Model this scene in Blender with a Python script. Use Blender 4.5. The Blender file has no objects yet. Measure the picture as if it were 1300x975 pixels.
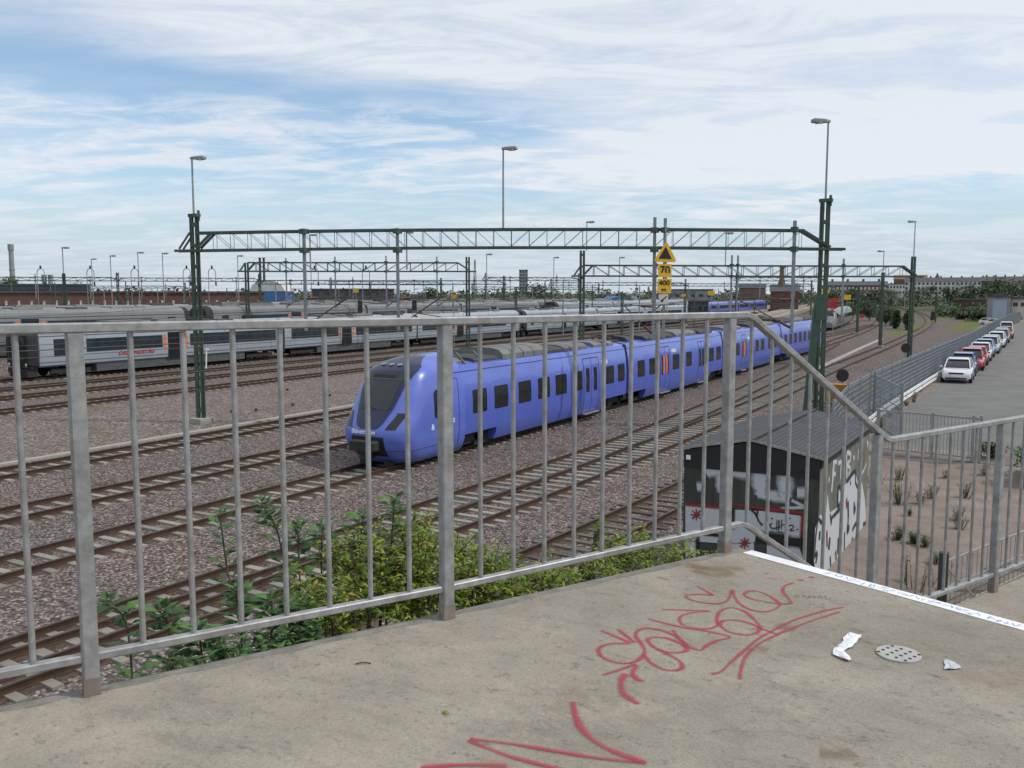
import bpy, bmesh, math, random
from mathutils import Vector, Matrix, noise as mnoise
random.seed(7)
R = math.radians
sc = bpy.context.scene
col = sc.collection

# ------------------------------------------------------------------ camera frame (measured from the photograph)
FPX, PITCH, YAW, HC = 1126.0, math.atan((487.5 - 372.0) / 1126.0), R(29.7), 7.0
CY, SY = math.cos(YAW), math.sin(YAW)

def ray(px, py):
    x = (px - 650) / FPX; y = -(py - 487.5) / FPX
    a, b, c = x, math.cos(PITCH) + y * math.sin(PITCH), -math.sin(PITCH) + y * math.cos(PITCH)
    return Vector((a * CY - b * SY, a * SY + b * CY, c))

def on(px, py, z):                      # point of a horizontal plane seen at a pixel
    r = ray(px, py); t = (z - HC) / r.z
    return Vector((r.x * t, r.y * t, z))

FW = Vector((-SY * math.cos(PITCH), CY * math.cos(PITCH), -math.sin(PITCH)))

def at(px, py, depth):                  # point at a given distance along the view axis
    r = ray(px, py); t = depth / r.dot(FW)
    return Vector((r.x * t, r.y * t, HC + r.z * t))

def base_at(px, depth, z=0.0):          # ground point under a pixel column at a distance
    p = at(px, 372, depth)
    return Vector((p.x, p.y, z))

# ------------------------------------------------------------------ materials
MATS = {}

def new_mat(name):
    m = bpy.data.materials.new(name); m.use_nodes = True
    nt = m.node_tree
    return m, nt, nt.nodes, nt.links, nt.nodes['Principled BSDF']

def mat(name, c, rough=0.6, metal=0.0, var=0.12, scale=6.0, bump=0.0, bscale=40.0, coat=0.0, streak=None, dirt=None, dirtamt=0.0, dscale=1.5):
    if name in MATS: return MATS[name]
    m, nt, N, L, b = new_mat(name)
    tc = N.new('ShaderNodeTexCoord')
    src = tc.outputs['Object']
    if streak:
        mp = N.new('ShaderNodeMapping'); mp.inputs['Scale'].default_value = streak
        L.new(src, mp.inputs['Vector']); src2 = mp.outputs['Vector']
    else: src2 = src
    n1 = N.new('ShaderNodeTexNoise'); n1.inputs['Scale'].default_value = scale; n1.inputs['Detail'].default_value = 6
    L.new(src2, n1.inputs['Vector'])
    rp = N.new('ShaderNodeMapRange'); rp.inputs['From Min'].default_value = 0.3; rp.inputs['From Max'].default_value = 0.7
    rp.inputs['To Min'].default_value = 1 - var; rp.inputs['To Max'].default_value = 1 + var
    L.new(n1.outputs['Fac'], rp.inputs['Value'])
    mx = N.new('ShaderNodeMix'); mx.data_type = 'RGBA'; mx.blend_type = 'MULTIPLY'; mx.inputs['Factor'].default_value = 1
    mx.inputs['A'].default_value = (*c, 1)
    L.new(rp.outputs['Result'], mx.inputs['B'])
    out = mx.outputs['Result']
    if dirt:
        n2 = N.new('ShaderNodeTexNoise'); n2.inputs['Scale'].default_value = dscale; n2.inputs['Detail'].default_value = 8
        n2.inputs['Roughness'].default_value = 0.65
        L.new(src2, n2.inputs['Vector'])
        r2 = N.new('ShaderNodeMapRange'); r2.inputs['From Min'].default_value = 0.45; r2.inputs['From Max'].default_value = 0.75
        r2.inputs['To Max'].default_value = dirtamt
        L.new(n2.outputs['Fac'], r2.inputs['Value'])
        m2 = N.new('ShaderNodeMix'); m2.data_type = 'RGBA'
        L.new(r2.outputs['Result'], m2.inputs['Factor']); L.new(out, m2.inputs['A']); m2.inputs['B'].default_value = (*dirt, 1)
        out = m2.outputs['Result']
    L.new(out, b.inputs['Base Color'])
    b.inputs['Roughness'].default_value = rough; b.inputs['Metallic'].default_value = metal
    b.inputs['Coat Weight'].default_value = coat; b.inputs['Coat Roughness'].default_value = 0.08
    if bump:
        n3 = N.new('ShaderNodeTexNoise'); n3.inputs['Scale'].default_value = bscale; n3.inputs['Detail'].default_value = 5
        L.new(src, n3.inputs['Vector'])
        bp = N.new('ShaderNodeBump'); bp.inputs['Strength'].default_value = bump; bp.inputs['Distance'].default_value = 0.02
        L.new(n3.outputs['Fac'], bp.inputs['Height']); L.new(bp.outputs['Normal'], b.inputs['Normal'])
    MATS[name] = m
    return m

def mixnode(N, L, fac, a, b, mode='MIX'):
    x = N.new('ShaderNodeMix'); x.data_type = 'RGBA'; x.blend_type = mode
    for sock, v in (('Factor', fac), ('A', a), ('B', b)):
        if isinstance(v, (int, float)): x.inputs[sock].default_value = v if sock == 'Factor' else (v, v, v, 1)
        elif isinstance(v, tuple): x.inputs[sock].default_value = (*v, 1)
        else: L.new(v, x.inputs[sock])
    return x.outputs['Result']

def nz(N, L, src, scale, detail=6, rough=0.55, lo=0.35, hi=0.65, dist=0.0):
    n = N.new('ShaderNodeTexNoise'); n.inputs['Scale'].default_value = scale; n.inputs['Detail'].default_value = detail
    n.inputs['Roughness'].default_value = rough; n.inputs['Distortion'].default_value = dist
    L.new(src, n.inputs['Vector'])
    r = N.new('ShaderNodeMapRange'); r.inputs['From Min'].default_value = lo; r.inputs['From Max'].default_value = hi
    L.new(n.outputs['Fac'], r.inputs['Value'])
    return r.outputs['Result'], n.outputs['Fac']

def ramp(N, L, src, stops):
    r = N.new('ShaderNodeValToRGB'); L.new(src, r.inputs['Fac'])
    e = r.color_ramp.elements
    while len(e) > 1: e.remove(e[-1])
    e[0].position = stops[0][0]; e[0].color = (*stops[0][1], 1)
    for p, c in stops[1:]:
        k = e.new(p); k.color = (*c, 1)
    return r.outputs['Color']

def ground_mat():
    m, nt, N, L, b = new_mat('ballast_and_sand')
    tc = N.new('ShaderNodeTexCoord'); P = tc.outputs['Object']
    v = N.new('ShaderNodeTexVoronoi'); v.inputs['Scale'].default_value = 13; L.new(P, v.inputs['Vector'])
    sep = N.new('ShaderNodeSeparateColor'); L.new(v.outputs['Color'], sep.inputs['Color'])
    stone = ramp(N, L, sep.outputs['Red'], [(0, (.085, .072, .068)), (.3, (.14, .119, .111)), (.55, (.20, .172, .162)), (.8, (.265, .235, .222)), (1, (.40, .37, .355))])
    edge = N.new('ShaderNodeMapRange'); edge.inputs['From Min'].default_value = .35; edge.inputs['From Max'].default_value = .75
    edge.inputs['To Min'].default_value = 1; edge.inputs['To Max'].default_value = .42
    L.new(v.outputs['Distance'], edge.inputs['Value'])
    stone = mixnode(N, L, 1.0, stone, edge.outputs['Result'], 'MULTIPLY')
    # large tonal patches: oil-dark, rusty and pale
    a, _ = nz(N, L, P, .22, 7); stone = mixnode(N, L, a, stone, mixnode(N, L, 1.0, stone, (1.15, 1.04, .98), 'MULTIPLY'))
    a, _ = nz(N, L, P, .5, 5, lo=.55, hi=.75); stone = mixnode(N, L, a, stone, mixnode(N, L, 1.0, stone, (.66, .6, .58), 'MULTIPLY'))
    # fine sandy gravel with weeds between the track groups
    v3 = N.new('ShaderNodeTexVoronoi'); v3.inputs['Scale'].default_value = 9; L.new(P, v3.inputs['Vector'])
    sp3 = N.new('ShaderNodeSeparateColor'); L.new(v3.outputs['Color'], sp3.inputs['Color'])
    fine = ramp(N, L, sp3.outputs['Green'], [(0, (.085, .068, .064)), (.4, (.15, .122, .115)), (.8, (.225, .19, .18)), (1, (.34, .30, .285))])
    g, gf = nz(N, L, P, .8, 8, rough=.7, lo=.3, hi=.7); fine = mixnode(N, L, g, fine, mixnode(N, L, 1.0, fine, (1.2, 1.16, 1.12), 'MULTIPLY'))
    w, _ = nz(N, L, P, .30, 9, rough=.72, lo=.53, hi=.66)
    wv, _ = nz(N, L, P, 9, 5)
    weeds = mixnode(N, L, wv, (.06, .075, .025), (.19, .17, .07))
    fine = mixnode(N, L, mixnode(N, L, 1.0, w, (.75, .75, .75), 'MULTIPLY'), fine, weeds)
    xyz = N.new('ShaderNodeSeparateXYZ'); L.new(P, xyz.inputs['Vector'])
    def band(axis, lo, hi, inv=False):
        r = N.new('ShaderNodeMapRange'); r.interpolation_type = 'SMOOTHSTEP'
        r.inputs['From Min'].default_value = lo; r.inputs['From Max'].default_value = hi
        if inv: r.inputs['To Min'].default_value = 1; r.inputs['To Max'].default_value = 0
        L.new(xyz.outputs[axis], r.inputs['Value']); return r.outputs['Result']
    def mul(*a):
        o = a[0]
        for q in a[1:]:
            k = N.new('ShaderNodeMath'); k.operation = 'MULTIPLY'; L.new(o, k.inputs[0]); L.new(q, k.inputs[1]); o = k.outputs[0]
        return o
    f = mul(band('X', -50, -49.3), band('X', -36.4, -35.8, True))
    c = mixnode(N, L, f, stone, fine)
    # far yard and town ground
    t, _ = nz(N, L, P, .02, 7); far = mixnode(N, L, t, (.07, .062, .055), (.15, .13, .11))
    c = mixnode(N, L, band('X', -90, -76, True), c, far)
    far2 = mixnode(N, L, t, (.05, .065, .03), (.14, .125, .09))
    c = mixnode(N, L, band('Y', 230, 420), c, far2)
    # grass beside the curving main line
    gr, _ = nz(N, L, P, 2.5, 6); grass = mixnode(N, L, gr, (.075, .11, .03), (.21, .21, .075))
    gn, _ = nz(N, L, P, .12, 6, lo=.30, hi=.44)
    c = mixnode(N, L, mul(band('Y', 150, 165), band('X', -21, -19.2), band('X', -17.6, -16.9, True), gn), c, grass)
    c = mixnode(N, L, mul(band('Y', 170, 200), band('X', -13, -11), band('X', -3.4, -2.8, True)), c, grass)
    # sandy lot on the right
    s1, _ = nz(N, L, P, .7, 8, rough=.65); s2, s2f = nz(N, L, P, 40, 3, lo=.25, hi=.75)
    sand = mixnode(N, L, s1, (.185, .152, .128), (.29, .245, .212))
    sand = mixnode(N, L, mixnode(N, L, 1.0, s2, (.35, .35, .35), 'MULTIPLY'), sand, (.14, .105, .085))
    sw, _ = nz(N, L, P, 1.1, 8, rough=.7, lo=.6, hi=.72); sand = mixnode(N, L, sw, sand, (.09, .09, .04))
    c = mixnode(N, L, band('X', -7.6, -6.6), c, sand)
    bst = N.new('ShaderNodeMath'); bst.operation = 'MULTIPLY_ADD'; bst.inputs[1].default_value = -.78; bst.inputs[2].default_value = .9; L.new(band('X', -7.6, -6.6), bst.inputs[0])
    L.new(c, b.inputs['Base Color']); b.inputs['Roughness'].default_value = .95; b.inputs['Specular IOR Level'].default_value = .15
    inv = N.new('ShaderNodeMath'); inv.operation = 'MULTIPLY_ADD'; inv.inputs[1].default_value = -1.0
    L.new(v.outputs['Distance'], inv.inputs[0]); L.new(sep.outputs['Green'], inv.inputs[2])
    bp = N.new('ShaderNodeBump'); L.new(bst.outputs[0], bp.inputs['Strength']); bp.inputs['Distance'].default_value = .05
    L.new(inv.outputs[0], bp.inputs['Height']); L.new(bp.outputs['Normal'], b.inputs['Normal'])
    return m

def concrete_mat(name, base, dark, light, rust=True):
    m, nt, N, L, b = new_mat(name)
    P = N.new('ShaderNodeTexCoord').outputs['Object']
    a, _ = nz(N, L, P, 1.3, 9, rough=.62, lo=.36, hi=.64)
    c = mixnode(N, L, a, dark, light)
    a, _ = nz(N, L, P, 4.0, 9, rough=.72, lo=.42, hi=.7, dist=.8); c = mixnode(N, L, mixnode(N, L, 1.0, a, (.4, .4, .4), 'MULTIPLY'), c, tuple(x * .72 for x in base))
    # scuffed dark smears, stretched along the walking direction
    mp = N.new('ShaderNodeMapping'); mp.inputs['Rotation'].default_value = (0, 0, .35); mp.inputs['Scale'].default_value = (3.2, 8, 3)
    L.new(P, mp.inputs['Vector'])
    a, _ = nz(N, L, mp.outputs['Vector'], 1.0, 9, rough=.74, lo=.52, hi=.70)
    c = mixnode(N, L, mixnode(N, L, 1.0, a, (.6, .6, .6), 'MULTIPLY'), c, tuple(x * .55 for x in base))
    mp2 = N.new('ShaderNodeMapping'); mp2.inputs['Rotation'].default_value = (0, 0, -.5); mp2.inputs['Scale'].default_value = (8, 17, 3); L.new(P, mp2.inputs['Vector'])
    a, _ = nz(N, L, mp2.outputs['Vector'], 1.0, 7, rough=.72, lo=.60, hi=.70)
    c = mixnode(N, L, mixnode(N, L, 1.0, a, (.8, .8, .8), 'MULTIPLY'), c, tuple(x * .38 for x in base))
    a, _ = nz(N, L, P, 1.9, 9, rough=.75, lo=.56, hi=.72)
    c = mixnode(N, L, mixnode(N, L, 1.0, a, (.6, .6, .6), 'MULTIPLY'), c, (base[0] * 1.45, base[1] * 1.45, base[2] * 1.4))
    a, _ = nz(N, L, P, 24, 7, rough=.8, lo=.57, hi=.66)
    c = mixnode(N, L, mixnode(N, L, 1.0, a, (.7, .7, .7), 'MULTIPLY'), c, tuple(x * .42 for x in base))
    a, _ = nz(N, L, P, 37, 6, rough=.8, lo=.61, hi=.69)
    c = mixnode(N, L, mixnode(N, L, 1.0, a, (.6, .6, .6), 'MULTIPLY'), c, (.42, .42, .41))
    # exposed aggregate
    v = N.new('ShaderNodeTexVoronoi'); v.inputs['Scale'].default_value = 210; L.new(P, v.inputs['Vector'])
    sp = N.new('ShaderNodeSeparateColor'); L.new(v.outputs['Color'], sp.inputs['Color'])
    ag = ramp(N, L, sp.outputs['Red'], [(0, (.66, .64, .62)), (.25, (.9, .89, .87)), (.7, (1.04, 1.03, 1.0)), (1, (1.25, 1.22, 1.18))])
    c = mixnode(N, L, .5, c, mixnode(N, L, 1.0, c, ag, 'MULTIPLY'))
    # gum spots, chips
    v2 = N.new('ShaderNodeTexVoronoi'); v2.voronoi_dimensions = '2D'; v2.inputs['Scale'].default_value = 14; v2.inputs['Randomness'].default_value = 1
    wob = N.new('ShaderNodeTexNoise'); wob.inputs['Scale'].default_value = 30; L.new(P, wob.inputs['Vector'])
    add = N.new('ShaderNodeVectorMath'); add.operation = 'MULTIPLY_ADD'; add.inputs[1].default_value = (.06, .06, .06)
    L.new(wob.outputs['Color'], add.inputs[0]); L.new(P, add.inputs[2]); L.new(add.outputs[0], v2.inputs['Vector'])
    s2 = N.new('ShaderNodeSeparateColor'); L.new(v2.outputs['Color'], s2.inputs['Color'])
    th = N.new('ShaderNodeMath'); th.operation = 'MULTIPLY'; th.inputs[1].default_value = .16; L.new(s2.outputs['Red'], th.inputs[0])
    lt = N.new('ShaderNodeMath'); lt.operation = 'LESS_THAN'; L.new(v2.outputs['Distance'], lt.inputs[0])
    sb = N.new('ShaderNodeMath'); sb.operation = 'SUBTRACT'; sb.inputs[1].default_value = .055; L.new(th.outputs[0], sb.inputs[0]); L.new(sb.outputs[0], lt.inputs[1])
    spot = mixnode(N, L, s2.outputs['Green'], tuple(x * .3 for x in base), tuple(x * 1.25 for x in base))
    ml = N.new('ShaderNodeMath'); ml.operation = 'MULTIPLY'; ml.inputs[1].default_value = .65; L.new(lt.outputs[0], ml.inputs[0])
    c = mixnode(N, L, ml.outputs[0], c, spot)
    if rust:
        a, _ = nz(N, L, P, 2.1, 7, lo=.62, hi=.76); c = mixnode(N, L, mixnode(N, L, 1.0, a, (.6, .6, .6), 'MULTIPLY'), c, (.24, .14, .05))
    L.new(c, b.inputs['Base Color']); b.inputs['Roughness'].default_value = .9; b.inputs['Specular IOR Level'].default_value = .25
    h, hf = nz(N, L, P, 70, 6, rough=.7)
    bp = N.new('ShaderNodeBump'); bp.inputs['Strength'].default_value = .35; bp.inputs['Distance'].default_value = .006
    L.new(hf, bp.inputs['Height']); L.new(bp.outputs['Normal'], b.inputs['Normal'])
    return m

def leaf_mat(name, stops, trans=.35):
    m, nt, N, L, b = new_mat(name)
    g = N.new('ShaderNodeNewGeometry')
    c = ramp(N, L, g.outputs['Random Per Island'], stops)
    L.new(c, b.inputs['Base Color']); b.inputs['Roughness'].default_value = .5
    t = N.new('ShaderNodeBsdfTranslucent'); L.new(c, t.inputs['Color'])
    mx = N.new('ShaderNodeMixShader'); mx.inputs[0].default_value = trans
    L.new(b.outputs[0], mx.inputs[1]); L.new(t.outputs[0], mx.inputs[2])
    L.new(mx.outputs[0], N['Material Output'].inputs['Surface'])
    return m

def paint_mat(name, c, op=.92, speck=55):       # sprayed or brushed paint that thins out at the edge of its stroke
    m, nt, N, L, b = new_mat(name)
    P = N.new('ShaderNodeTexCoord').outputs['Object']
    at_ = N.new('ShaderNodeAttribute'); at_.attribute_name = 'fade'
    n, _ = nz(N, L, P, speck, 6, rough=.75, lo=.1, hi=.62)
    k = N.new('ShaderNodeMath'); k.operation = 'MULTIPLY'; L.new(at_.outputs['Fac'], k.inputs[0]); L.new(n, k.inputs[1])
    k2 = N.new('ShaderNodeMath'); k2.operation = 'MULTIPLY'; k2.use_clamp = True; k2.inputs[1].default_value = op * 1.5; L.new(k.outputs[0], k2.inputs[0])
    b.inputs['Base Color'].default_value = (*c, 1); b.inputs['Roughness'].default_value = .75
    L.new(k2.outputs[0], b.inputs['Alpha'])
    return m

def island_mat(name, c, var=.25, rough=.85):
    m, nt, N, L, b = new_mat(name)
    g = N.new('ShaderNodeNewGeometry')
    P = N.new('ShaderNodeTexCoord').outputs['Object']
    r = ramp(N, L, g.outputs['Random Per Island'], [(0, tuple(x * (1 - var) for x in c)), (1, tuple(x * (1 + var) for x in c))])
    a, _ = nz(N, L, P, 7, 6, lo=.3, hi=.75)
    r = mixnode(N, L, mixnode(N, L, 1.0, a, (.45, .45, .45), 'MULTIPLY'), r, tuple(x * .5 for x in c))
    L.new(r, b.inputs['Base Color']); b.inputs['Roughness'].default_value = rough
    return m

M = dict(
    galv=mat('galvanised_steel', (.33, .335, .335), .5, .4, .2, 26, .05, 90, dirt=(.17, .155, .145), dirtamt=.75, dscale=9),
    gant=mat('green_painted_steel', (.055, .092, .062), .6, 0, .25, 3, dirt=(.03, .04, .035), dirtamt=.5),
    beam=mat('weathered_green_steel', (.052, .08, .062), .65, 0, .25, 3, dirt=(.12, .13, .12), dirtamt=.35),
    greypost=mat('grey_weathered_steel', (.24, .265, .28), .6, .2, .2, 3),
    lampgrey=mat('lamp_grey', (.30, .31, .32), .5, .2, .1),
    lamphead=mat('lamp_head_grey', (.26, .27, .27), .5, .1, .1),
    wire=mat('dark_wire', (.07, .065, .06), .6, .4, .1),
    rail=mat('rusty_rail', (.050, .026, .0135), .85, 0, .3, 4, dirt=(.07, .04, .025), dirtamt=.7),
    head=mat('worn_rail_head', (.066, .053, .043), .55, .15, .2, 3),
    rustbed=mat('rust_stained_ballast', (.068, .042, .029), .95, 0, .5, 14, .6, 13, dirt=(.12, .088, .072), dirtamt=.8, dscale=6),
    sleeper=island_mat('concrete_sleeper', (.27, .255, .22)),
    wood=island_mat('wooden_sleeper', (.115, .09, .075), .35),
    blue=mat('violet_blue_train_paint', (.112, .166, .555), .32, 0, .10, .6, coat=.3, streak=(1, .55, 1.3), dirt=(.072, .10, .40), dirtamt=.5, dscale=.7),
    navy=mat('dark_blue_nose_paint', (.012, .016, .055), .3, 0, .05, coat=.15),
    glass=mat('dark_train_glass', (.018, .02, .022), .12, 0, .3, 3),
    wind=mat('windscreen_glass', (.026, .036, .037), .10, 0, .1, 1),
    orange=mat('orange_door_edge', (.72, .16, .03), .5),
    rubber=mat('black_rubber', (.014, .014, .015), .7, 0, .3, 5),
    under=mat('dark_underframe', (.030, .028, .027), .8, .1, .35, 5),
    roofgrey=mat('roof_equipment_grey', (.17, .17, .165), .7, 0, .25, 3, dirt=(.09, .085, .08), dirtamt=.7),
    roofdark=mat('roof_equipment_dark', (.05, .05, .05), .8, 0, .3, 3),
    silver=mat('pale_grey_train_paint', (.30, .34, .375), .35, .05, .06, .7, coat=.2, dirt=(.28, .30, .32), dirtamt=.5),
    silver2=mat('dull_grey_train_paint', (.19, .20, .205), .45, .05, .1, .7, dirt=(.2, .2, .19), dirtamt=.6),
    skirt=mat('grey_train_skirt', (.075, .082, .088), .6, 0, .15, 2),
    tglass=mat('grey_train_glass', (.030, .040, .044), .1, 0, .3, 1.2),
    white=mat('white_paint', (.78, .78, .77), .5, 0, .06),
    yellow=mat('yellow_sign_paint', (.72, .42, .02), .55, 0, .08),
    black=mat('black_paint', (.012, .012, .012), .6),
    red=mat('red_paint', (.45, .025, .02), .55),
    shedroof=mat('dark_ribbed_metal', (.030, .033, .037), .6, 0, .25, 2, dirt=(.07, .07, .066), dirtamt=.5),
    shedwall=mat('dark_green_board', (.040, .047, .040), .8, 0, .25, 2, streak=(5, 5, .6)),
    sidewall=mat('olive_grey_board', (.12, .122, .095), .8, 0, .25, 1.5, dirt=(.2, .2, .18), dirtamt=.5),
    asphalt=mat('asphalt', (.155, .152, .145), .92, 0, .14, .6, .4, 90, dirt=(.10, .098, .093), dirtamt=.6, dscale=.5),
    fence=mat('galvanised_fence', (.25, .275, .295), .55, .3, .12, 4),
    brick=mat('red_brick', (.135, .066, .052), .9, 0, .25, 1.2, dirt=(.09, .05, .04), dirtamt=.5),
    brownbrick=mat('brown_brick', (.17, .115, .095), .9, 0, .2, .6),
    plaster=mat('pale_plaster', (.58, .57, .53), .9, 0, .12, .5),
    greyclad=mat('grey_cladding', (.26, .27, .275), .8, 0, .15, .4),
    cream=mat('cream_render', (.5, .48, .40), .9, 0, .15, .5),
    tile=mat('orange_tile_roof', (.22, .105, .055), .9, 0, .25, 2),
    slate=mat('dark_roofing', (.075, .075, .08), .85, 0, .25, 1),
    pane=mat('building_window_glass', (.035, .045, .055), .15, 0, .3, 1),
    bluec=mat('blue_tarpaulin', (.05, .16, .36), .6, 0, .15, 1),
    bark=mat('bark', (.085, .062, .045), .9, 0, .3, 8),
    tyre=mat('tyre_rubber', (.016, .016, .016), .8),
    trough=mat('pale_concrete', (.33, .32, .29), .9, 0, .2, 1.5, dirt=(.2, .18, .16), dirtamt=.5),
    nosing=mat('white_nosing_paint', (.80, .81, .82), .6, 0, .05, 8, dirt=(.45, .44, .42), dirtamt=.35, dscale=14),
    drain=mat('light_grey_cast_cover', (.40, .395, .37), .6, .2, .1, 20),
    roof_lens=mat('roof_lens_grey', (.15, .17, .21), .3),
    greypaper=mat('greyish_paper', (.45, .48, .51), .85, 0, .15, 30),
    paper=mat('white_paper', (.72, .74, .76), .85, 0, .1, 30),
)
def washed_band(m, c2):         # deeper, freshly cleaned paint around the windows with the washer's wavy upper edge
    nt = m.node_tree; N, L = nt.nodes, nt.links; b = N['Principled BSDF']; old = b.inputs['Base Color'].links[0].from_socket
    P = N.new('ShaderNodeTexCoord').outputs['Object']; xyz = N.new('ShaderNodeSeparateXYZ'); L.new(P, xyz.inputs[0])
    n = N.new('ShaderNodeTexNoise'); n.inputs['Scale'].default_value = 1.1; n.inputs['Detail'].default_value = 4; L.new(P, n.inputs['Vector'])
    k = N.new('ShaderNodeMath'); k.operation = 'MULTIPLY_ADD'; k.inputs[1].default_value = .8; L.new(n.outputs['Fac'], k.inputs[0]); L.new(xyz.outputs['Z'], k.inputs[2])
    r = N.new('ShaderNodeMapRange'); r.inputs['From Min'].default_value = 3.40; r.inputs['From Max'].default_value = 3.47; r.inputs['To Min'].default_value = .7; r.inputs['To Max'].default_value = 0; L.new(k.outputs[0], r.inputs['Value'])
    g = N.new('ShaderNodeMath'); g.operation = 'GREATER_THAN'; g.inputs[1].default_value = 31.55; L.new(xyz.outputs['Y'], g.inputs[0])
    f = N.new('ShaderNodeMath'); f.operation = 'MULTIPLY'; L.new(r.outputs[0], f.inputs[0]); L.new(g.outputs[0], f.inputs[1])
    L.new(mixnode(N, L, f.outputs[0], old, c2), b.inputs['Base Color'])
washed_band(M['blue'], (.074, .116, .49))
M['deck'] = concrete_mat('deck_concrete', (.285, .258, .212), (.245, .222, .182), (.36, .328, .272))
M['yleaf'] = leaf_mat('yellow_green_leaf', [(0, (.075, .155, .022)), (.35, (.15, .27, .03)), (.7, (.33, .42, .05)), (.93, (.50, .48, .09)), (1, (.34, .16, .06))], .5)
M['gleaf'] = leaf_mat('dark_green_leaf', [(0, (.035, .085, .025)), (.6, (.07, .16, .04)), (1, (.12, .25, .06))])
M['tleaf'] = leaf_mat('tree_leaf', [(0, (.034, .058, .026)), (.6, (.058, .09, .036)), (1, (.095, .13, .05))], .25)  # leaf tones lightened, distance haze put into the colour
M['wleaf'] = leaf_mat('weed_leaf', [(0, (.05, .07, .025)), (.6, (.10, .13, .04)), (1, (.2, .18, .07))], .3)
M['brownleaf'] = leaf_mat('dry_seed_head', [(0, (.05, .02, .015)), (1, (.12, .05, .03))], .1)
M['spray'] = paint_mat('red_spray_paint', (.38, .048, .072), .74, 260)
M['marker'] = paint_mat('faded_black_marker', (.05, .05, .06), .5)
M['bluepen'] = paint_mat('blue_pen', (.10, .18, .50), .8)
M['wpaint'] = paint_mat('brushed_white_paint', (.46, .49, .515), 1.9, 9)
M['bpaint'] = paint_mat('black_spray_paint', (.012, .012, .014), 1.3, 20)
M['rpaint'] = paint_mat('dull_red_spray_paint', (.22, .025, .024), 1.1, 20)

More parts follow.
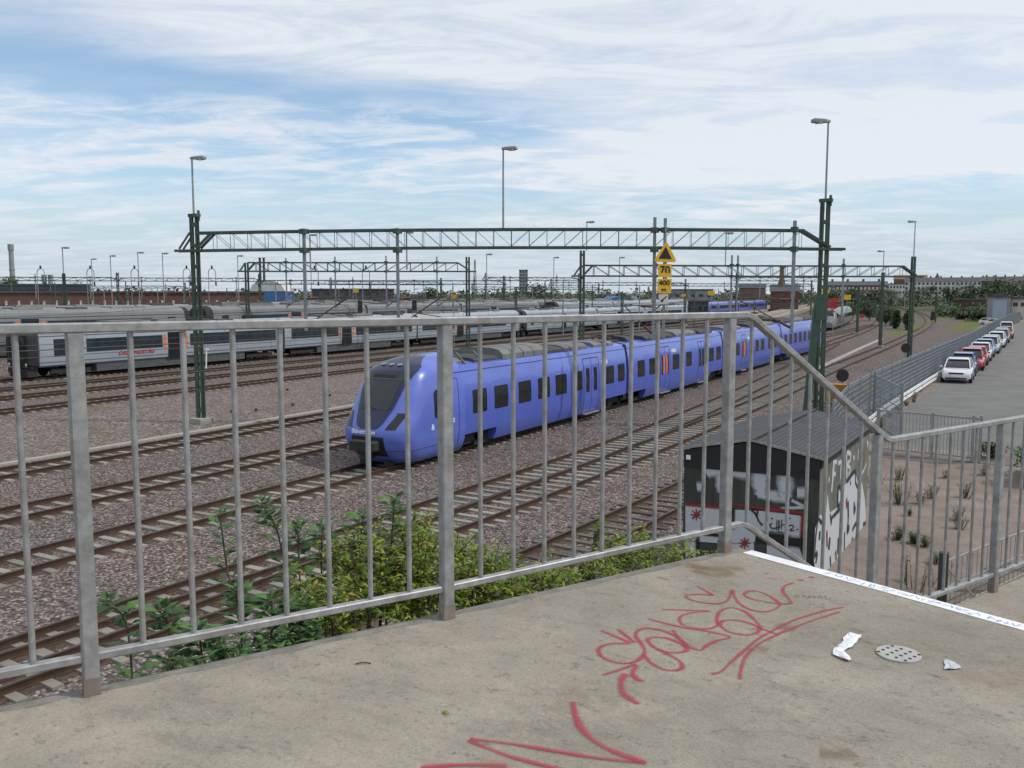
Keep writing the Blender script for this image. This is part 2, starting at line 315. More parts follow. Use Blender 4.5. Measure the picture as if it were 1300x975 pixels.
# ------------------------------------------------------------------ mesh helpers
class MB:
    def __init__(s): s.v = []; s.f = []; s.m = []; s.fade = None
    def add(s, vs, fs, m=0):
        o = len(s.v); s.v += [tuple(p) for p in vs]
        for f in fs: s.f.append([o + i for i in f]); s.m.append(m)
    def box(s, x0, x1, y0, y1, z0, z1, m=0):
        s.add([(x0, y0, z0), (x1, y0, z0), (x1, y1, z0), (x0, y1, z0), (x0, y0, z1), (x1, y0, z1), (x1, y1, z1), (x0, y1, z1)],
              [(0, 3, 2, 1), (4, 5, 6, 7), (0, 1, 5, 4), (1, 2, 6, 5), (2, 3, 7, 6), (3, 0, 4, 7)], m)
    def bar(s, p, q, w, h, m=0, up=(0, 0, 1)):
        p = Vector(p); q = Vector(q); d = (q - p).normalized(); u = Vector(up)
        if abs(d.dot(u)) > .98: u = Vector((1, 0, 0)) if abs(d.x) < .9 else Vector((0, 1, 0))
        a = d.cross(u).normalized(); u = a.cross(d).normalized()
        a *= w / 2; u *= h / 2
        s.add([p - a - u, p + a - u, p + a + u, p - a + u, q - a - u, q + a - u, q + a + u, q - a + u],
              [(0, 1, 2, 3), (7, 6, 5, 4), (4, 5, 1, 0), (5, 6, 2, 1), (6, 7, 3, 2), (7, 4, 0, 3)], m)
    def tube(s, p, q, r, n=8, r1=None, m=0):
        p = Vector(p); q = Vector(q); d = (q - p).normalized(); r1 = r if r1 is None else r1
        u = Vector((0, 0, 1)) if abs(d.z) < .95 else Vector((1, 0, 0))
        a = d.cross(u).normalized(); b = a.cross(d)
        vs = [p + (a * math.cos(2 * math.pi * i / n) + b * math.sin(2 * math.pi * i / n)) * r for i in range(n)] + \
             [q + (a * math.cos(2 * math.pi * i / n) + b * math.sin(2 * math.pi * i / n)) * r1 for i in range(n)]
        s.add(vs, [(i, (i + 1) % n, n + (i + 1) % n, n + i) for i in range(n)] + [tuple(range(n - 1, -1, -1)), tuple(range(n, 2 * n))], m)
    def path(s, pts, r, n=6, m=0):
        for a, b in zip(pts, pts[1:]): s.tube(a, b, r, n, m=m)
    def loft(s, rings, m=0, closed=True, caps=True):
        n = len(rings[0]); vs = [p for r in rings for p in r]; fs = []
        for k in range(len(rings) - 1):
            for i in range(n if closed else n - 1):
                j = (i + 1) % n
                fs.append((k * n + i, k * n + j, (k + 1) * n + j, (k + 1) * n + i))
        if caps and closed:
            fs.append(tuple(range(n - 1, -1, -1))); fs.append(tuple(range((len(rings) - 1) * n, len(rings) * n)))
        s.add(vs, fs, m)
    def extrude(s, poly, vec, m=0):
        v = Vector(vec); s.loft([[Vector(p) for p in poly], [Vector(p) + v for p in poly]], m)
    def disc(s, c, nrm, r, t, n=20, m=0):
        c = Vector(c); d = Vector(nrm).normalized(); s.tube(c - d * t / 2, c + d * t / 2, r, n, m=m)
    def leaf(s, p, d, w, l, m=0, bend=.25):
        p = Vector(p); d = Vector(d).normalized()
        sd = d.cross(Vector((random.uniform(-.4, .4), random.uniform(-.4, .4), 1))).normalized(); n = sd.cross(d)
        a = p + d * l * .45 + n * l * .06; tip = p + d * l - n * l * bend
        s.add([p, a + sd * w / 2 - n * w * .12, tip, a - sd * w / 2 - n * w * .12, a], [(0, 1, 4), (1, 2, 4), (2, 3, 4), (3, 0, 4)], m)
    def build(s, name, mats, parent=None, smooth=False, loc=None):
        me = bpy.data.meshes.new(name); me.from_pydata(s.v, [], s.f)
        for m in (mats if isinstance(mats, (list, tuple)) else [mats]): me.materials.append(M[m] if isinstance(m, str) else m)
        if any(s.m): me.polygons.foreach_set('material_index', s.m)
        if s.fade is not None:
            at_ = me.attributes.new('fade', 'FLOAT', 'POINT'); at_.data.foreach_set('value', s.fade)
        bm = bmesh.new(); bm.from_mesh(me); bmesh.ops.recalc_face_normals(bm, faces=bm.faces)
        if smooth:
            for f in bm.faces: f.smooth = True
            for e in bm.edges:
                if len(e.link_faces) == 2 and e.calc_face_angle(0) > .6: e.smooth = False
        bm.to_mesh(me); bm.free()
        o = bpy.data.objects.new(name, me); col.objects.link(o)
        if parent:
            o.parent = parent
            o.matrix_parent_inverse = Matrix.Translation(parent.location).inverted() if parent.type == 'EMPTY' else Matrix.Identity(4)
        return o

def tag(o, label=None, cat=None, group=None, kind=None):
    if label: o['label'] = label
    if cat: o['category'] = cat
    if group: o['group'] = group
    if kind: o['kind'] = kind
    return o

def thing(name, label, cat, loc=(0, 0, 0), group=None):
    o = bpy.data.objects.new(name, None); o.location = loc; o.empty_display_size = .3; col.objects.link(o)
    return tag(o, label, cat, group)

def dup(o, parent=None, delta=None):
    c = o.copy(); col.objects.link(c)
    if parent: c.parent = parent
    elif delta is not None: c.location = o.location + Vector(delta)
    for ch in list(o.children): dup(ch, c)
    return c

def text(name, body, size, m, origin, xdir, ydir, parent=None, extrude=.004, shear=0, bold=0, width=None):
    cu = bpy.data.curves.new(name, 'FONT'); cu.body = body; cu.size = size; cu.extrude = extrude; cu.align_x = 'CENTER'; cu.align_y = 'CENTER'
    cu.shear = shear; cu.offset = bold; cu.resolution_u = 3
    t = bpy.data.objects.new(name, cu); col.objects.link(t)
    bpy.context.view_layer.update()
    me = bpy.data.meshes.new_from_object(t.evaluated_get(bpy.context.evaluated_depsgraph_get()))
    bpy.data.objects.remove(t)
    x = Vector(xdir).normalized(); y = Vector(ydir); y = (y - x * y.dot(x)).normalized(); z = x.cross(y)
    k = 1.0
    if width:
        w = max(v.co.x for v in me.vertices) - min(v.co.x for v in me.vertices); k = width / w
    mt = Matrix((x * k, y, z)).transposed().to_4x4(); mt.translation = Vector(origin)
    me.transform(mt); me.materials.clear(); me.materials.append(M[m])
    o = bpy.data.objects.new(name, me); col.objects.link(o)
    if parent:
        o.parent = parent
        o.matrix_parent_inverse = Matrix.Translation(parent.location).inverted() if parent.type == 'EMPTY' else Matrix.Identity(4)
    return o

def smooth_pts(pts, n=6):               # Catmull-Rom through points
    P = [Vector(p) for p in pts]
    if len(P) < 3: return [P[0].lerp(P[1], i / 6) for i in range(7)]
    Q = [P[0] * 2 - P[1]] + P + [P[-1] * 2 - P[-2]]; out = []
    for i in range(1, len(Q) - 2):
        for k in range(n):
            t = k / n; a, b, c, d = Q[i - 1], Q[i], Q[i + 1], Q[i + 2]
            out.append(.5 * ((2 * b) + (c - a) * t + (2 * a - 5 * b + 4 * c - d) * t * t + (3 * b - a - 3 * c + d) * t ** 3))
    out.append(P[-1]); return out

def stroke(mb, pts, w, nrm, smooth=True, lift=0.0, soft=1.0):       # flat paint stroke lying on a surface, thinning into overspray at both sides
    P = smooth_pts(pts) if smooth else [Vector(p) for p in pts]
    nrm = Vector(nrm).normalized(); n = len(P); vs = []; fs = []; fd = []; ph = len(mb.v) * .37
    rows = ((-.92, 0), (-.48, .42 if soft > .5 else .9), (-.22, 1), (.22, 1), (.46, .42 if soft > .5 else .9), (.92, 0)); m = len(rows)
    for i, p in enumerate(P):
        d = (P[min(i + 1, n - 1)] - P[max(i - 1, 0)])
        if d.length < 1e-6: d = Vector((1, 0, 0))
        s = nrm.cross(d.normalized()).normalized()
        ww = w * (1 + .14 * math.sin(i * .45 + ph) + .07 * math.sin(i * 1.3 + ph)); dens = .86 + .14 * math.sin(i * .31 + ph * 2)
        for k, f in rows:
            vs.append(p + s * ww * k + nrm * (lift + .0005 * i / n)); fd.append(f * dens if 0 < i < n - 1 or n < 4 else f * .55)
    for i in range(n - 1):
        for k in range(m - 1): fs.append((i * m + k, i * m + k + 1, i * m + k + m + 1, i * m + k + m))
    mb.add(vs, fs)
    mb.fade = (mb.fade or []) + fd

def patch(mb, pts):                     # filled patch of paint
    mb.add(pts, [tuple(range(len(pts)))]); mb.fade = (mb.fade or []) + [1.0] * len(pts)

# ------------------------------------------------------------------ world, sun, camera
w = bpy.data.worlds.new('World'); sc.world = w; w.use_nodes = True
N, L = w.node_tree.nodes, w.node_tree.links
SUN_AZ, SUN_EL = R(68), R(50)           # clockwise from +Y
sky = N.new('ShaderNodeTexSky'); sky.sky_type = 'NISHITA'; sky.sun_disc = False
sky.sun_elevation = SUN_EL; sky.sun_rotation = SUN_AZ; sky.air_density = 1.0; sky.dust_density = .35; sky.ozone_density = 1.0
tc = N.new('ShaderNodeTexCoord'); sep = N.new('ShaderNodeSeparateXYZ'); L.new(tc.outputs['Generated'], sep.inputs[0])
def mth(op, a, b=None, clamp=False):
    k = N.new('ShaderNodeMath'); k.operation = op; k.use_clamp = clamp
    for i, v in enumerate((a, b)):
        if v is None: continue
        if isinstance(v, (int, float)): k.inputs[i].default_value = v
        else: L.new(v, k.inputs[i])
    return k.outputs[0]
zz = mth('MAXIMUM', sep.outputs['Z'], 0.0)
den = mth('ADD', zz, .10)
# the cloud sheet lies overhead: its coordinates are where the view line meets the sheet, turned so that the cirrus runs across
cx = mth('DIVIDE', mth('ADD', mth('MULTIPLY', sep.outputs['X'], CY), mth('MULTIPLY', sep.outputs['Y'], SY)), den)
cy = mth('DIVIDE', mth('ADD', mth('MULTIPLY', sep.outputs['X'], -SY), mth('MULTIPLY', sep.outputs['Y'], CY)), den)
cmb = N.new('ShaderNodeCombineXYZ'); L.new(cx, cmb.inputs[0]); L.new(cy, cmb.inputs[1])
def cloud(scale, loc, sx, sy, rot, detail, rough, lo, hi, dist=.4):
    mp = N.new('ShaderNodeMapping'); mp.inputs['Scale'].default_value = (sx, sy, 1); mp.inputs['Location'].default_value = loc; mp.inputs['Rotation'].default_value = (0, 0, rot)
    L.new(cmb.outputs[0], mp.inputs['Vector'])
    n = N.new('ShaderNodeTexNoise'); n.inputs['Scale'].default_value = scale; n.inputs['Detail'].default_value = detail; n.inputs['Roughness'].default_value = rough; n.inputs['Distortion'].default_value = dist
    L.new(mp.outputs[0], n.inputs['Vector'])
    r = N.new('ShaderNodeMapRange'); r.inputs['From Min'].default_value = lo; r.inputs['From Max'].default_value = hi; r.interpolation_type = 'SMOOTHSTEP'
    L.new(n.outputs['Fac'], r.inputs['Value']); return r.outputs['Result']
def srange(v, lo, hi, tmin=0.0, tmax=1.0):
    r = N.new('ShaderNodeMapRange'); r.interpolation_type = 'SMOOTHSTEP'
    for k, q in (('From Min', lo), ('From Max', hi), ('To Min', tmin), ('To Max', tmax)): r.inputs[k].default_value = q
    L.new(v, r.inputs['Value']); return r.outputs['Result']
big = cloud(.8, (1.7, .3, 0), .45, .9, .1, 6, .55, .38, .64, .5)
fib = cloud(2.2, (.2, 4.1, 2), .7, 1.5, -.25, 11, .66, .33, .68, .9)
puff = cloud(3.2, (5.3, 1.2, 7), .75, 1.25, .2, 10, .62, .40, .62, .5)
fine = cloud(9.0, (3, 1, 5), .8, 1.3, .3, 9, .68, .25, .75, .6)
wob = mth('MULTIPLY', mth('SUBTRACT', big, .5), .07)
lft = mth('MULTIPLY', srange(cx, -1.0, 1.6), .085)                      # the high veil comes lower towards the right
zw = mth('ADD', mth('ADD', zz, wob), mth('ADD', lft, .012))
high = mth('MULTIPLY', srange(zw, .195, .285), mth('ADD', mth('MULTIPLY', fib, .38), mth('ADD', .60, mth('MULTIPLY', fine, .10))))
zm = mth('ADD', zz, mth('MULTIPLY', wob, .6))
mid = mth('MULTIPLY', mth('MULTIPLY', srange(zm, .205, .165), srange(zm, .055, .12)), mth('ADD', mth('MULTIPLY', puff, mth('ADD', .45, mth('MULTIPLY', fine, .4))), mth('MULTIPLY', big, .34)))
low = mth('MULTIPLY', mth('MULTIPLY', srange(zz, .11, .07), puff), .40)
veil = mth('ADD', mth('ADD', high, mid), mth('ADD', low, mth('MULTIPLY', fib, .10)), True)
veil = mth('ADD', mth('MULTIPLY', veil, .84), .09)
mxs = N.new('ShaderNodeMix'); mxs.data_type = 'RGBA'; L.new(veil, mxs.inputs['Factor'])
skc = N.new('ShaderNodeMix'); skc.data_type = 'RGBA'; skc.blend_type = 'MULTIPLY'; skc.inputs['Factor'].default_value = 1; skc.inputs['B'].default_value = (1.12, 1.30, 1.40, 1)
L.new(sky.outputs[0], skc.inputs['A'])
pale = N.new('ShaderNodeMix'); pale.data_type = 'RGBA'; L.new(srange(zz, .0, .17, .9, .0), pale.inputs['Factor'])
L.new(skc.outputs['Result'], pale.inputs['A']); pale.inputs['B'].default_value = (4.8, 5.8, 6.9, 1)     # hazy air towards the horizon
L.new(pale.outputs['Result'], mxs.inputs['A']); mxs.inputs['B'].default_value = (8.1, 8.45, 9.0, 1)
L.new(mxs.outputs['Result'], N['Background'].inputs['Color']); N['Background'].inputs['Strength'].default_value = 0.11

sl = bpy.data.lights.new('sun', 'SUN'); sl.energy = 2.5; sl.angle = R(.6); sl.color = (1, .955, .88)
so = bpy.data.objects.new('sun', sl); col.objects.link(so)
sd = Vector((math.sin(SUN_AZ) * math.cos(SUN_EL), math.cos(SUN_AZ) * math.cos(SUN_EL), math.sin(SUN_EL)))
so.rotation_euler = sd.to_track_quat('Z', 'Y').to_euler(); so.location = (40, 20, 60)

cd = bpy.data.cameras.new('camera'); cam = bpy.data.objects.new('camera', cd); col.objects.link(cam); sc.camera = cam
cd.sensor_width = 36; cd.lens = 36 * FPX / 1300; cd.clip_start = .05; cd.clip_end = 9000
cam.location = (0, 0, HC); cam.rotation_euler = (math.pi / 2 - PITCH, 0, YAW)
sc.view_settings.view_transform = 'Standard'; sc.view_settings.look = 'None'; sc.view_settings.exposure = -0.12; sc.view_settings.gamma = 1
sc.render.resolution_x, sc.render.resolution_y = 1024, 768

# ------------------------------------------------------------------ terrain
def sstep(a, b, x):
    t = max(0, min(1, (x - a) / (b - a))); return t * t * (3 - 2 * t)
FENCE = [(-5.6, 26), (-5.6, 42.6), (-4.75, 65), (-3.75, 88), (-2.5, 135), (-1.3, 175), (.5, 205)]
def fx(y):
    if y <= FENCE[0][1]: return FENCE[0][0]
    for (a, b), (c, d) in zip(FENCE, FENCE[1:]):
        if y <= d: return a + (c - a) * (y - b) / (d - b)
    return FENCE[-1][0]
def height(x, y):
    near = .8 * sstep(-7.6, -6.6, x); f = fx(y); far = 1.3 * sstep(f - 1.3, f - .25, x)
    t = sstep(31, 36, y)
    h = near * (1 - t) + far * t
    if y > 200: h *= 1 - sstep(230, 330, y)
    return h + 1.2 * sstep(-74, -77, x) * (1 - sstep(250, 330, y))
def lines(*seg):
    o = []
    for a, b, n in seg: o += [a + (b - a) * i / n for i in range(n)]
    return o
xs = lines((-4000, -500, 7), (-500, -90, 8), (-90, -70, 20), (-70, -10, 12), (-10, 2, 48), (2, 40, 8), (40, 500, 8), (500, 4000, 6)) + [4000]
ys = lines((-300, 0, 5), (0, 30, 12), (30, 40, 14), (40, 210, 40), (210, 400, 14), (400, 1200, 8), (1200, 5000, 6)) + [5000]
g = MB(); g.v = [(x, y, height(x, y)) for y in ys for x in xs]
nx = len(xs); g.f = [[j * nx + i, j * nx + i + 1, (j + 1) * nx + i + 1, (j + 1) * nx + i] for j in range(len(ys) - 1) for i in range(nx - 1)]; g.m = [0] * len(g.f)
tag(g.build('ground', ground_mat()), kind='structure')
g = MB(); pr = None
ry = [34.2, 36, 38, 42, 50, 60, 75, 90, 110, 135, 160, 185, 204]
for a, b in zip(ry, ry[1:]):
    za = height(3, a) + .012; zb = height(3, b) + .012
    g.add([(fx(a) + .75, a, za), (60, a, za), (60, b, zb), (fx(b) + .75, b, zb)], [(0, 1, 2, 3)])
tag(g.build('road', 'asphalt'), kind='structure')

# ------------------------------------------------------------------ railway tracks
PROF = [(-.075, .03), (.075, .03), (.075, .048), (.016, .07), (.016, .148), (.037, .160), (.037, .2), (-.037, .2), (-.037, .160), (-.016, .148), (-.016, .07), (-.075, .048)]
def track(label, pts, step=4, sleepers='sleeper', sl_len=2.5, s0=None, s1=None, group=None, z=0, pitch=.66):
    C = smooth_pts([(x, y, 0) for x, y in pts], 8) if len(pts) > 2 else [Vector((*pts[0], 0)), Vector((*pts[1], 0))]
    t = thing('railway_track', label, 'railway track', C[0] + Vector((0, 0, z)), group or 'railway tracks across the yard')
    def tang(i):
        d = C[min(i + 1, len(C) - 1)] - C[max(i - 1, 0)]; return d.normalized()
    for sgn in (-1, 1):
        mb = MB(); rings = []
        for i, c in enumerate(C):
            d = tang(i); n = Vector((d.y, -d.x, 0))
            rings.append([c + n * (sgn * .7535 + px) + Vector((0, 0, pz + z)) for px, pz in PROF])
        mb.loft(rings)
        mb.m = [1 if all(abs(mb.v[k][2] - z - .2) < .002 for k in f) else 0 for f in mb.f]
        mb.build('rail', ['rail', 'head'], t)
    mb = MB()
    for sgn in (-1, 1):
        rings = []
        for i, c in enumerate(C):
            d = tang(i); n = Vector((d.y, -d.x, 0)); rings.append([c + n * (sgn * .7535 + k) + Vector((0, 0, z + h)) for k, h in ((-.24, .004), (-.2, .032), (.2, .032), (.24, .004))])
        mb.loft(rings, closed=False)
    mb.build('rust_stained_ballast', 'rustbed', t)
    if sleepers:
        mb = MB(); acc = 0.0
        for i in range(len(C) - 1):
            a, b = C[i], C[i + 1]; l = (b - a).length; d = (b - a) / l; n = Vector((d.y, -d.x, 0))
            while acc < l:
                p = a + d * acc; acc += pitch
                if (s0 is None or p.y >= s0) and (s1 is None or p.y <= s1):
                    j = random.uniform(-.03, .03); k = random.uniform(-.02, .02); hl = sl_len / 2
                    top = z + .052 + random.uniform(-.01, .006)
                    q = [p + n * (sx * hl + k) + d * (sy * .13 + j) for sx, sy in ((-1, -1), (1, -1), (1, 1), (-1, 1))]
                    q2 = [p + n * (sx * (hl - .02) + k) + d * (sy * .105 + j) for sx, sy in ((-1, -1), (1, -1), (1, 1), (-1, 1))]
                    mb.loft([[v + Vector((0, 0, z - .12)) for v in q], [v + Vector((0, 0, top)) for v in q2]])
            acc -= l
        o = mb.build('sleepers', sleepers, t); o['kind'] = 'stuff'
    return t
XA, XB, XC = -33.6, -27.1, -21.93
track('rusty track beside the long pale cable trough, left of the blue train', [(XA, -8), (XA, 95), (XA, 200)], s1=120)
track('rusty track next to the blue train on its far side', [(XB, -8), (XB, 110), (XB, 210)], s1=130)
CPTS = [(XC, -4), (XC, 90), (-22.2, 115), (-23.2, 142), (-24.6, 172), (-28, 215), (-35, 275), (-50, 360)]
track('track carrying the blue passenger train', CPTS, s1=115)
DPTS = [(-16.55, 2), (-16.35, 9), (-15.95, 23), (-15.6, 35), (-15.85, 47), (-16.5, 61), (-18.0, 83), (-20.0, 104), (-22.0, 128)]
track('turnout track crossing over to the blue train from the near main line', DPTS, s0=3, s1=80)
EPTS = [(-15.95, 2), (-15.75, 9), (-14.6, 22), (-14.15, 34), (-14.0, 45), (-14.1, 62), (-14.7, 88), (-14.85, 125), (-15.5, 165), (-16.6, 200), (-19.6, 245), (-27.4, 318), (-40, 400), (-56, 490), (-85, 600)]
track('near main line with close pale sleepers curving away left in the distance', EPTS, s0=3, s1=92)
track('old siding on brown wooden sleepers running in behind the graffiti hut', [(-11.6, 9), (-10.6, 18), (-10.05, 24.5), (-9.7, 31), (-9.65, 40), (-9.75, 58)], sleepers='wood', sl_len=2.6)
T3 = [(-27.6, 95), (-28.2, 130), (-30.6, 165), (-34, 214), (-38.5, 255), (-50, 325), (-75, 430)]
track('far track curving left with the grey locomotive on it', T3, sleepers=None, group='railway tracks across the yard')
for X, lb in ((-51.2, 'rusty track nearest the bare gravel strip, in front of the white train'), (-57.6, 'track between the white train and the gravel strip track'), (-62.9, 'track closest in front of the standing white train'), (-69, 'track under the standing white train')):
    track(lb, [(X, 0), (X, 140), (X, 260)], s1=160, sl_len=2.4)

for nm, lb, P_, wd in (('cable_trough', 'long pale concrete cable trough along the gravel strip', [(-35.75, -5), (-35.75, 60), (-35.8, 140)], .36),
                   ('cable_trough', 'short pale cable trough lying between the far tracks at right', [(-15.9, 83), (-17.2, 118), (-18.0, 145)], .55),
                   ('cable_trough', 'pale cable trough close to the near main line and the grey fence', [(-8.1, 52), (-7.4, 66), (-6.9, 76)], .6)):
    mb = MB()
    for a, b in zip(P_, P_[1:]):
        mb.bar((*a, .03), (*b, .03), wd, .12)
        d = (Vector(b) - Vector(a)); n = int(d.length)
    tag(mb.build(nm, 'trough'), lb, 'cable trough')

# ------------------------------------------------------------------ blue passenger train
WPROF = [(.30, 1.30), (.45, 1.46), (.75, 1.58), (1.2, 1.655), (2.4, 1.655), (3.1, 1.60), (3.7, 1.48), (3.95, 1.32), (4.15, 1.05), (4.32, .72), (4.42, .42), (4.47, .02)]
YF = [(.30, .75), (.6, .35), (.9, .12), (1.3, 0), (1.6, .02), (1.8, .1), (2.46, .55), (3.3, 1.0), (3.88, 1.38), (4.15, 1.8), (4.32, 2.35), (4.42, 2.9), (4.47, 3.4)]
def interp(tab, z):
    if z <= tab[0][0]: return tab[0][1]
    for (a, b), (c, d) in zip(tab, tab[1:]):
        if z <= c: return b + (d - b) * (z - a) / (c - a)
    return tab[-1][1]
TY = 26.95
def nose_pt(z, x=None, th=None, off=0.0):
    wz = interp(WPROF, z)
    if th is None:
        s = min(1, abs(x) / wz) ** (1 / .75); th = math.asin(s) * (1 if x >= 0 else -1)
    D = 1.25
    xx = wz * abs(math.sin(th)) ** .75 * (1 if th >= 0 else -1)
    yy = interp(YF, z) + D * (1 - abs(math.cos(th)) ** .75)
    return Vector((XC + xx * (1 + off * .5), TY + yy - off, z + off * .35))
train = thing('passenger_train', 'violet blue four car passenger train with a dark sloping windscreen', 'train', (XC, TY, 0))
def nose(mirror_y=None, parent=None):
    zs = [.30, .38, .45, .6, .75, .9, 1.05, 1.2, 1.3, 1.45, 1.6, 1.7, 1.8, 1.95, 2.1, 2.3, 2.46, 2.7, 2.9, 3.1, 3.3, 3.5, 3.7, 3.88, 3.95, 4.05, 4.15, 4.24, 4.32, 4.37, 4.42, 4.445, 4.468]
    ths = [math.pi / 2 * math.sin(math.pi / 2 * (k / 16 - 1)) if False else math.pi / 2 * (k / 16 - 1) for k in range(33)]
    mb = MB(); rings = []
    for z in zs:
        wz = interp(WPROF, z); r = [nose_pt(z, th=t) for t in ths]
        yb = TY + 4.6
        r = [Vector((XC - wz, yb, z)), Vector((XC - wz, (r[0].y + yb) / 2, z))] + r + [Vector((XC + wz, (r[-1].y + yb) / 2, z)), Vector((XC + wz, yb, z))]
        rings.append(r)
    mb.loft(rings, closed=False)
    n = len(rings[0]); mb.add(rings[-1], [tuple(range(n))]); mb.add(rings[0], [tuple(range(n))])
    mb.add([r[0] for r in rings] + [r[-1] for r in rings][::-1], [tuple(range(2 * len(rings)))])
    return mb
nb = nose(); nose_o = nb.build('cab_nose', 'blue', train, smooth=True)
def nose_patch(zs, hw, off, name, m, parent, nseg=14, thick=True):
    mb = MB(); rings = [[nose_pt(z, x=hw(z) * (2 * k / nseg - 1), off=off) for k in range(nseg + 1)] for z in zs]
    mb.loft(rings, closed=False)
    return mb.build(name, m, parent, smooth=True)
def zr(a, b, n): return [a + (b - a) * i / n for i in range(n + 1)]
HW = [(1.72, .34), (1.78, .48), (1.9, .62), (2.46, .84), (3.0, .96), (3.4, 1.04), (3.7, 1.14), (3.9, 1.19), (4.05, 1.10), (4.2, .88), (4.32, .66), (4.42, .40), (4.46, .1)]
mask = nose_patch(zr(1.72, 4.46, 40), lambda z: interp(HW, z), .030, 'nose_mask', 'navy', nose_o)
nose_patch(zr(2.42, 3.80, 14), lambda z: interp(HW, z) * .80, .042, 'windscreen', 'wind', nose_o)
mb = MB(); mb.path([nose_pt(3.58, x=-.82 + .164 * k, off=.052) for k in range(11)], .014, 4); mb.build('sun_blind_edge', 'roofgrey', nose_o)
mb = MB(); mb.path([nose_pt(2.44 + .012 * k, x=.1 - .055 * k, off=.06) for k in range(12)], .014, 4); mb.build('wiper', 'rubber', nose_o)
mb = MB(); rings = [[nose_pt(z, x=-.55 + .11 * k, off=.048) for k in range(11)] for z in (3.62, 3.74)]; mb.loft(rings, closed=False); mb.build('destination_display', 'rubber', nose_o)
mb = MB()
for xo in (-.42, -.03, .36):
    p = nose_pt(4.13, x=xo, off=.042); q = nose_pt(4.2, x=xo, off=.042); r_ = nose_pt(4.13, x=xo + .1, off=.042)
    nrm = (r_ - p).cross(q - p).normalized()
    mb.disc(p - nrm * .006, nrm, .135, .012, 20)
mb.build('roof_light', 'roof_lens', nose_o)
for sg in (-1, 1):
    mb = MB(); rings = []
    for z in zr(1.72, 2.32, 6):
        t = (z - 1.72) / .6; a = .80 + t * .30; b = 1.20 + t * .22
        rings.append([nose_pt(z, x=sg * (a + (b - a) * k / 4), off=.014) for k in range(5)])
    mb.loft(rings, closed=False); mb.build('headlight', 'glass', nose_o, smooth=True)
# coupler opening, coupler and bumper
nose_patch(zr(.62, 1.42, 8), lambda z: .78, .012, 'coupler_opening', 'rubber', nose_o)
mb = MB(); p = nose_pt(1.1, x=0)
mb.loft([[(XC + x * k, p.y + y, 1.09 + z * k) for x, z in ((-.62, -.16), (-.55, -.22), (.55, -.22), (.62, -.16), (.62, .14), (.52, .2), (-.52, .2), (-.62, .14))] for k, y in ((1, .1), (1, -.36), (.9, -.44))])
mb.box(XC - .18, XC + .18, p.y - .3, p.y + .2, .56, .86); mb.build('coupler', 'under', nose_o)
mb = MB(); mb.box(XC + .45, XC + .75, TY + .5, TY + .8, .18, .40); mb.box(XC - .75, XC - .45, TY + .5, TY + .8, .18, .40); mb.build('rail_guard', 'under', nose_o)
a_, b_ = nose_pt(1.585, x=-.55, off=.03), nose_pt(1.585, x=.25, off=.03)
text('operator_lettering', 'Skånetrafiken', .24, 'white', nose_pt(1.585, x=-.12, off=.045), (1, 0, 0), nose_pt(1.7, x=0) - nose_pt(1.5, x=0), nose_o, bold=.004, width=1.15)
# seams in the nose skin
mb = MB()
P_ = [nose_pt(.86, th=t, off=.006) for t in [math.pi / 2 * k / 20 for k in range(-20, 21)]]
P_ = [P_[0] + Vector((0, 2.6, 0))] + P_ + [P_[-1] + Vector((0, 2.6, 0))]
mb.path(P_, .011, 4)
mb.path([nose_pt(z, x=1.5 - .0 * z, off=.004) + Vector((.02, .5, 0)) for z in (2.2, 1.7, 1.2, .9)], .01, 4)
mb.path([nose_pt(2.32, x=x, off=.008) for x in (1.02, 1.15, 1.3, 1.42)], .01, 4)
mb.build('panel_seam', 'navy', nose_o)

def side_x(z): return interp(WPROF, z)
def side_quad(mb, y0, y1, z0, z1, sg, out=.010, m=0, cut=.05):     # panel that follows the curved car side
    cut = min(cut, (z1 - z0) / 2.2, (y1 - y0) / 2.2)
    zs = sorted(set([z0, z0 + cut, z1 - cut, z1] + [z for z, _ in WPROF if z0 + cut < z < z1 - cut])); rings = []
    for z in zs:
        c = cut if z in (z0, z1) else 0; x = side_x(z)
        rings.append([(XC + sg * (x - .05), y0 + c, z), (XC + sg * (x + out), y0 + c, z), (XC + sg * (x + out), y1 - c, z), (XC + sg * (x - .05), y1 - c, z)])
    mb.loft(rings, m)
CARS = [(TY + 4.6, 49.4, [(30.3, 34.2), (46.3, 49.4)]), (49.75, 69.15, [(49.75, 52.7), (66.2, 69.15)]), (69.5, 89.1, [(69.5, 72.4), (86.2, 89.1)]), (89.45, 109.5, [(89.45, 92.4), (104.8, 109.5)])]
WIN = [[(32.15, 33.32), (33.98, 35.19), (36.19, 37.42), (38.14, 39.38), (40.03, 41.3), (42.05, 43.22), (46.37, 47.51), (48.1, 49.1)],
       [(51.2, 52.4), (53.2, 54.4), (57.6, 58.9), (60.4, 61.6), (65.75, 66.9), (67.6, 68.8)],
       [(70.6, 71.8), (73.0, 74.2), (77.4, 78.5), (79.4, 80.5), (81.3, 82.5), (84.0, 85.2), (86.0, 87.1), (87.8, 88.8)],
       [(90.6, 91.7), (92.8, 94.0), (95.0, 96.3), (97.3, 98.6), (99.6, 100.9), (102, 103.2), (104.5, 105.6)]]
DOOR = [[(43.42, 45.4, False)], [(55.2, 57.05, True), (63.2, 64.6, False)], [(75.0, 76.4, True)], [(103.6, 104.2, False)]]
BODYZ = [.42, .75, 1.2, 2.4, 3.1, 3.7]
